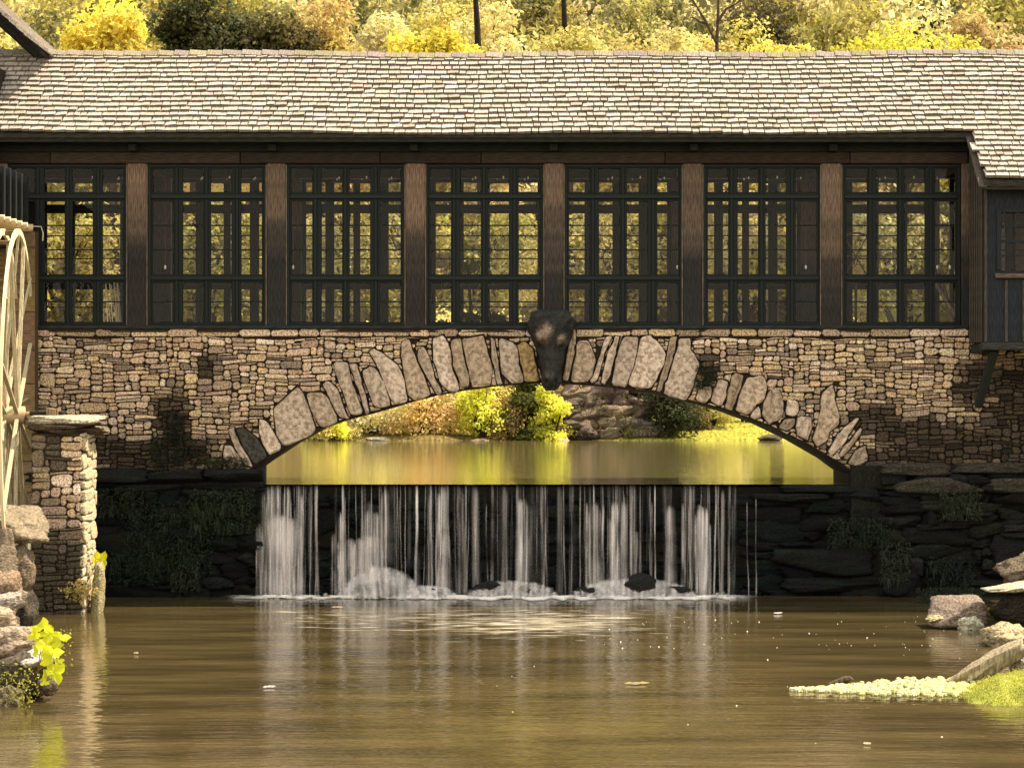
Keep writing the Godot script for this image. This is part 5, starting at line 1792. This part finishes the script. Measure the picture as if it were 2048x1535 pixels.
func hillside() -> void:
	# px, top py, z, radius px, colour, leaf size, cone, foot of the crown py, label
	var list := [[62, -60, -50, 110, OLIVE, 0.15, 0.0, 520, "olive green tree beside the mill roof corner"], [232, -40, -47, 108, Color(0.74, 0.62, 0.11), 0.17, 0.0, 330, "bright yellow tree above the left end of the shingle roof"], [385, -60, -49, 80, Color(0.06, 0.062, 0.026), 0.14, 0.1, 300, "tall dark pine right of the bright yellow tree"], [470, -50, -49.5, 80, Color(0.075, 0.074, 0.03), 0.14, 0.1, 310, "dark pine, second one right of the bright yellow tree"], [562, -55, -49, 78, Color(0.13, 0.112, 0.045), 0.15, 0.1, 310, "brownish olive pine left of the golden trees"],
			[655, -70, -50, 74, Color(0.56, 0.44, 0.16), 0.17, 0.0, 580, "golden tree with a dark trunk next to the brownish pine"], [752, -60, -54, 80, CREAM, 0.18, 0.0, 540, "cream gold tree above the third window"], [862, 36, -46, 96, Color(0.70, 0.60, 0.10), 0.16, 0.0, 260, "low round yellow tree above the fourth window"], [900, -70, -60, 76, GOLD, 0.18, 0.0, 480, "golden tree behind the low round yellow tree"], [985, -60, -52, 62, CREAM, 0.18, 0.0, 560, "pale cream tree beside a tall bare dark trunk"], [1140, 14, -48, 96, Color(0.50, 0.44, 0.15), 0.15, 0.0, 330, "drooping olive gold tree above the carved head"], [1080, -70, -64, 90, Color(0.30, 0.25, 0.08), 0.17, 0.0, 440, "shady golden tree behind the drooping olive tree"], [1262, -10, -50, 80, Color(0.60, 0.50, 0.17), 0.15, 0.0, 580, "wispy gold tree above the fifth window"],
			[1365, -20, -52, 76, CREAM, 0.15, 0.0, 560, "pale gold tree behind the forked bare branches"], [1530, -70, -62, 70, Color(0.12, 0.10, 0.04), 0.15, 0.0, 430, "dark brownish tree behind the olive gold mound"], [1555, 40, -48, 110, Color(0.56, 0.49, 0.11), 0.14, 0.0, 270, "rounded olive gold mound of a tree above the sixth window"], [1690, 5, -54, 76, Color(0.58, 0.46, 0.22), 0.16, 0.0, 540, "pale brown tree between the olive mound and the lime tree"], [1820, 24, -47, 165, LIME, 0.14, 0.0, 280, "broad lime yellow tree above the seventh window"], [1885, -60, -66, 60, DEEP, 0.16, 0.0, 420, "dark evergreen gap of a tree behind the lime yellow tree"], [1965, -60, -50, 76, Color(0.50, 0.37, 0.16), 0.18, 0.0, 560, "brown gold tree right of the lime yellow tree"], [2052, -30, -47, 80, Color(0.50, 0.36, 0.16), 0.17, 0.0, 560, "russet brown tree above the right end of the roof"], [1450, -60, -60, 74, GOLD, 0.17, 0.0, 440, "golden tree behind the forked bare branches"], [2160, -60, -48, 90, GOLD, 0.18, 0.0, 560, "golden tree beyond the right end of the roof"], [-60, -60, -48, 90, GOLD, 0.18, 0.0, 560, "golden tree behind the mill roof"]]
	for q in list:
		var z: float = q[2]
		var s := (D - z) / F
		var x := X(q[0], z)
		var g := ground_at(x, z)
		tree("tree", q[8], Vector3(x, g, z), Y(q[1], z), maxf(Y(q[7], z), g + 1.0), q[3] * s * 1.12, q[4], q[5] * 0.85, 7800, q[6])
	# lower trees that fill the windows
	var names := ["first", "second", "third", "fourth", "fifth", "sixth", "seventh"]
	for k in 7:
		var px: float = [140, 430, 700, 950, 1220, 1490, 1800][k]
		var z := -45.0 - (k % 3) * 1.3
		var x := X(px, z)
		var g := ground_at(x, z)
		tree("tree", "low golden tree seen through the %s window from the mill" % names[k], Vector3(x, g, z), Y(360, z), Y(690, z), 3.1, [Color(0.40, 0.34, 0.14), Color(0.36, 0.33, 0.11), Color(0.44, 0.40, 0.16), Color(0.38, 0.34, 0.10), Color(0.40, 0.35, 0.13), Color(0.40, 0.34, 0.14), Color(0.42, 0.38, 0.17)][k], 0.12, 5200)
	for q in [[955, -20, 240, -47.0, "tall bare dark trunk standing in front of the pale cream tree"], [1130, -40, 300, -56.0, "thin dark trunk behind the drooping olive gold tree"]]:
		var t := thing("bare_tree", q[4], "tree")
		var x := X(q[0], q[3])
		var mb := MB.new()
		mb.tube([Vector3(x + 0.3, ground_at(x, q[3]) - 0.3, q[3]), Vector3(x + 0.1, Y(q[2], q[3]), q[3]), Vector3(x, Y(60, q[3]), q[3]), Vector3(x - 0.1, Y(q[1], q[3]), q[3])], [0.22, 0.17, 0.13, 0.1], 8, Color(0.03, 0.025, 0.02))
		put("trunk", mb.mesh(M["bark"], true), t)
	var fk := thing("bare_branches", "forked bare brown branches rising in front of the pale gold trees", "tree")
	var z := -43.0
	var fb := MB.new()
	var bc := Color(0.10, 0.07, 0.045)
	var x0 := X(1436, z)
	fb.tube([Vector3(x0, ground_at(x0, z) - 0.3, z), P(1440, 320, z), P(1434, 90, z), P(1437, 10, z), P(1436, -30, z)], [0.15, 0.11, 0.075, 0.05, 0.03], 7, bc)
	put("trunk", fb.mesh(M["bark"], true), fk)
	for q in [[[1432, 84], [1410, 40], [1386, 0], [1378, -25]], [[1438, 40], [1452, 18], [1472, 8], [1490, -8]], [[1412, 46], [1400, 44], [1390, 36], [1380, 34]]]:
		var b := MB.new()
		var pts := []
		for e in q:
			pts.append(P(e[0], e[1], z + 0.1))
		b.tube(pts, [0.06, 0.05, 0.035, 0.02], 6, bc)
		put("branch", b.mesh(M["bark"], true), fk)
	# the wood behind and beside, one mass
	var clump := MB.new()
	for k in 90:
		var e := Vector3(R(-1, 1), R(-1, 1), R(-1, 1)).normalized() * pow(rng.randf(), 0.4)
		leaf_at(clump, e * Vector3(1.1, 0.8, 1.1), R(0.10, 0.22), jig(Color(0.9, 0.9, 0.9), 0.25), e * 0.6)
	var where := []
	for k in 420:
		var zz := R(-112, -58)
		var xx := R(-62, 62)
		var g := ground_at(xx, zz)
		var h := R(7.0, 14.0)
		var base: Color = [GOLD, CREAM, Color(0.42, 0.38, 0.12), Color(0.40, 0.36, 0.12), OLIVE, Color(0.48, 0.42, 0.13)][rng.randi_range(0, 5)]
		for j in 22:
			var d := Vector3(R(-1, 1), R(-1, 1), R(-1, 1)).normalized() * pow(rng.randf(), 0.4)
			where.append([Vector3(xx, g + h * 0.58, zz) + d * Vector3(2.6, h * 0.45, 2.6), R(0.8, 1.35), jig(base, 0.25)])
	for k in 420:
		var side := 1.0 if k % 2 else -1.0
		var zz := R(-52, -6)
		var xx := side * R(19.0, 40.0)
		var g := ground_at(xx, zz)
		for j in 16:
			var d := Vector3(R(-1, 1), R(-1, 1), R(-1, 1)).normalized() * pow(rng.randf(), 0.4)
			where.append([Vector3(xx, g + 4.0, zz) + d * Vector3(2.4, 4.0, 2.4), R(0.8, 1.3), jig([GOLD, CREAM, OLIVE][k % 3], 0.25)])
	var mm := MultiMesh.new()
	mm.transform_format = MultiMesh.TRANSFORM_3D
	mm.use_colors = true
	mm.mesh = clump.mesh(M["leaf"])
	mm.instance_count = where.size()
	for k in where.size():
		var b := Basis.from_euler(Vector3(R(0, TAU), R(0, TAU), R(0, TAU))).scaled(Vector3.ONE * where[k][1])
		mm.set_instance_transform(k, Transform3D(b, where[k][0]))
		mm.set_instance_color(k, where[k][2])
	var w := MultiMeshInstance3D.new()
	w.name = "woodland"
	w.multimesh = mm
	add_child(w)
	tag(w, "dense golden autumn woodland covering the hillside behind the single trees", "woodland", "", "stuff")
	var un := MB.new()
	for k in 9000:
		var xx := R(-40, 40)
		var zz := R(-75, -37.5)
		if xx > 4.5 and xx < 17.5 and zz > -56.0:
			continue
		var g := land(xx, zz)
		if g > POND:
			leaf_at(un, Vector3(xx, g + R(0.0, 0.7), zz), R(0.08, 0.2), jig(Color(0.34, 0.25, 0.08), 0.4))
	var uo := put("undergrowth", un.mesh(M["leaf"]), self)
	tag(uo, "knee high golden brown undergrowth on the slope beneath the trees", "undergrowth", "", "stuff")

# ---------------------------------------------------------------- things inside the gallery
func inside() -> void:
	var names := ["first", "second", "third", "fourth", "fifth", "sixth", "seventh"]
	for k in 7:
		var x := X(16 + 278 * k + 150)
		var o := thing("chandelier", "dark hanging lamp with small white bulbs behind the top of the %s window" % names[k], "chandelier", Vector3(x, 0, -0.95), "lamps hanging in the gallery")
		var mb := MB.new()
		var y := Y(357, -0.95)
		mb.tube([Vector3(0, Y(300), 0), Vector3(0, y - 0.04, 0)], [0.008, 0.008], 6, Color(0.02, 0.02, 0.02))
		for j in 12:
			var a := TAU * j / 12
			var b := TAU * (j + 1) / 12
			mb.bar(Vector3(cos(a) * 0.62, y - 0.06, sin(a) * 0.3), Vector3(cos(b) * 0.62, y - 0.06, sin(b) * 0.3), 0.025, 0.02, Color(0.02, 0.02, 0.02))
		mb.bar(Vector3(-0.62, y - 0.06, 0), Vector3(0.62, y - 0.06, 0), 0.02, 0.02, Color(0.02, 0.02, 0.02))
		put("frame", mb.mesh(M["plain"]), o)
		for j in 6:
			var a := TAU * (j + 0.4) / 6
			var b := rock(Vector3(0.035, 0.06, 0.035), Color(0.9, 0.85, 0.7), 1, 0, 2.0, 0.0, 3)
			put("bulb", b.mesh(M["plain"], true), o, Vector3(cos(a) * 0.62, y, sin(a) * 0.3))
	var nn := {330: "second window from the mill, at its left", 586: "third window from the mill, at its left", 1355: "fifth window from the mill, at its right", 1612: "sixth window from the mill, at its right", 1875: "seventh window, left one of two", 1900: "seventh window, right one of two"}
	for px in nn:
		var o := thing("hanging_bulb", "white bulb on a cord in the " + nn[px], "light bulb", P(px, 534, -0.5))
		var mb := MB.new()
		mb.tube([Vector3(0, 0.05, 0), Vector3(0, Y(300) - o.position.y, 0)], [0.004, 0.004], 4, Color(0.1, 0.09, 0.08))
		put("cord", mb.mesh(M["plain"]), o)
		put("bulb", rock(Vector3(0.045, 0.085, 0.045), Color(0.9, 0.86, 0.74), 2, 0, 2.0, 0.0, 4).mesh(M["plain"], true), o)
	var st := thing("stick_bundle", "bundle of pale straight sticks leaning inside the bottom of the first window", "sticks", Vector3(X(222, -0.5), Y(655), -0.5))
	for k in 16:
		var mb := MB.new()
		var a := Vector3(R(-0.22, 0.22), 0, R(-0.1, 0.1))
		mb.tube([a, a + Vector3(-0.1 + R(-0.06, 0.06), R(0.8, 1.05), R(-0.1, 0.1))], [0.014, 0.01], 5, jig(Color(0.5, 0.42, 0.27), 0.25))
		put("stick", mb.mesh(M["plain"]), st)
	var wh := thing("wagon_wheel", "large thin wagon wheel standing inside the seventh window", "wheel", P(1712, 512, -0.7))
	var rb := MB.new()
	for j in 40:
		var a := TAU * j / 40
		var b := TAU * (j + 1) / 40
		rb.bar(Vector3(cos(a) * 0.47, sin(a) * 0.47, 0), Vector3(cos(b) * 0.47, sin(b) * 0.47, 0), 0.04, 0.05, Color(0.10, 0.07, 0.04))
	put("rim", rb.mesh(M["wood_up"]), wh)
	for j in 6:
		var a := TAU * j / 6
		var s := MB.new()
		s.bar(Vector3.ZERO, Vector3(cos(a) * 0.46, sin(a) * 0.46, 0), 0.022, 0.022, Color(0.10, 0.07, 0.04))
		put("spoke", s.mesh(M["wood_up"]), wh)
	var ax := MB.new()
	ax.bar(Vector3(0, -0.47, 0), Vector3(0, -1.42, 0), 0.05, 0.05, Color(0.08, 0.055, 0.035))
	put("stand", ax.mesh(M["wood_up"]), wh)
	var lg := thing("leaning_poles", "rough poles leaning inside the bottom right corner of the seventh window", "poles", Vector3(X(1895, -0.6), Y(655), -0.6))
	for k in 4:
		var mb := MB.new()
		mb.tube([Vector3(0.3 - k * 0.06, 0, R(-0.1, 0.1)), Vector3(-0.3 + k * 0.05, 1.0 + k * 0.1, R(-0.1, 0.1))], [0.045, 0.035], 7, jig(Color(0.22, 0.17, 0.10), 0.2))
		put("pole", mb.mesh(M["bark"], true), lg)
	var pm := thing("potted_palm", "tall palm with feathery drooping fronds standing inside the fourth window", "palm", Vector3(X(940, -0.9), Y(655), -0.9))
	var tb := MB.new()
	tb.tube([Vector3(0.05, 0, 0), Vector3(0.0, 0.6, 0), Vector3(-0.04, 1.25, 0)], [0.045, 0.035, 0.03], 7, Color(0.06, 0.045, 0.03))
	put("trunk", tb.mesh(M["bark"], true), pm)
	for k in 9:
		var f := MB.new()
		var a := TAU * k / 9.0 + 0.3
		var prev := Vector3(-0.04, 1.25, 0)
		for j in 10:
			var t := (j + 1) / 10.0
			var p := Vector3(-0.04 + cos(a) * 0.55 * t, 1.25 + 0.75 * t - 1.0 * t * t * R(0.95, 1.05), sin(a) * 0.4 * t)
			f.bar(prev, p, 0.012, 0.012, Color(0.07, 0.07, 0.03))
			for e in [-1, 1]:
				var side: Vector3 = Vector3(-sin(a), 0, cos(a)) * float(e)
				f.quad(p, p + side * 0.04 + Vector3(0, -0.06, 0), p + side * 0.13 + Vector3(0, -0.24, 0), p + Vector3(0.015, -0.03, 0), jig(Color(0.10, 0.10, 0.035), 0.3))
			prev = p
		put("frond", f.mesh(M["leaf"]), pm)
	var pot := MB.new()
	pot.tube([Vector3(0.05, 0.0, 0), Vector3(0.05, 0.24, 0)], [0.13, 0.17], 12, Color(0.14, 0.07, 0.04))
	put("pot", pot.mesh(M["plain"], true), pm)
	var dk := bush("window_box_plants", "dark leafy plants along the sill inside the fourth window", Vector3(X(965, -0.45), Y(654), -0.45), Vector3(2.1, 0.32, 0.4), Color(0.05, 0.055, 0.025), 0.035, 2200, 18)
	dk.set_meta("category", "plants")
	var cu := thing("dark_curtain", "dark gathered curtain at the right edge of the seventh window", "curtain", Vector3(X(1917, -0.4), Y(395), -0.4))
	var cb := MB.new()
	for j in 12:
		cb.quad(Vector3(-0.05 + j * 0.016, -0.55, 0.02 * (j % 2)), Vector3(-0.034 + j * 0.016, -0.55, 0.02 * ((j + 1) % 2)), Vector3(-0.014 + j * 0.016, 0.68, 0.02 * ((j + 1) % 2)), Vector3(-0.03 + j * 0.016, 0.68, 0.02 * (j % 2)), Color(0.012, 0.014, 0.016))
	put("cloth", cb.mesh(M["plain"]), cu)
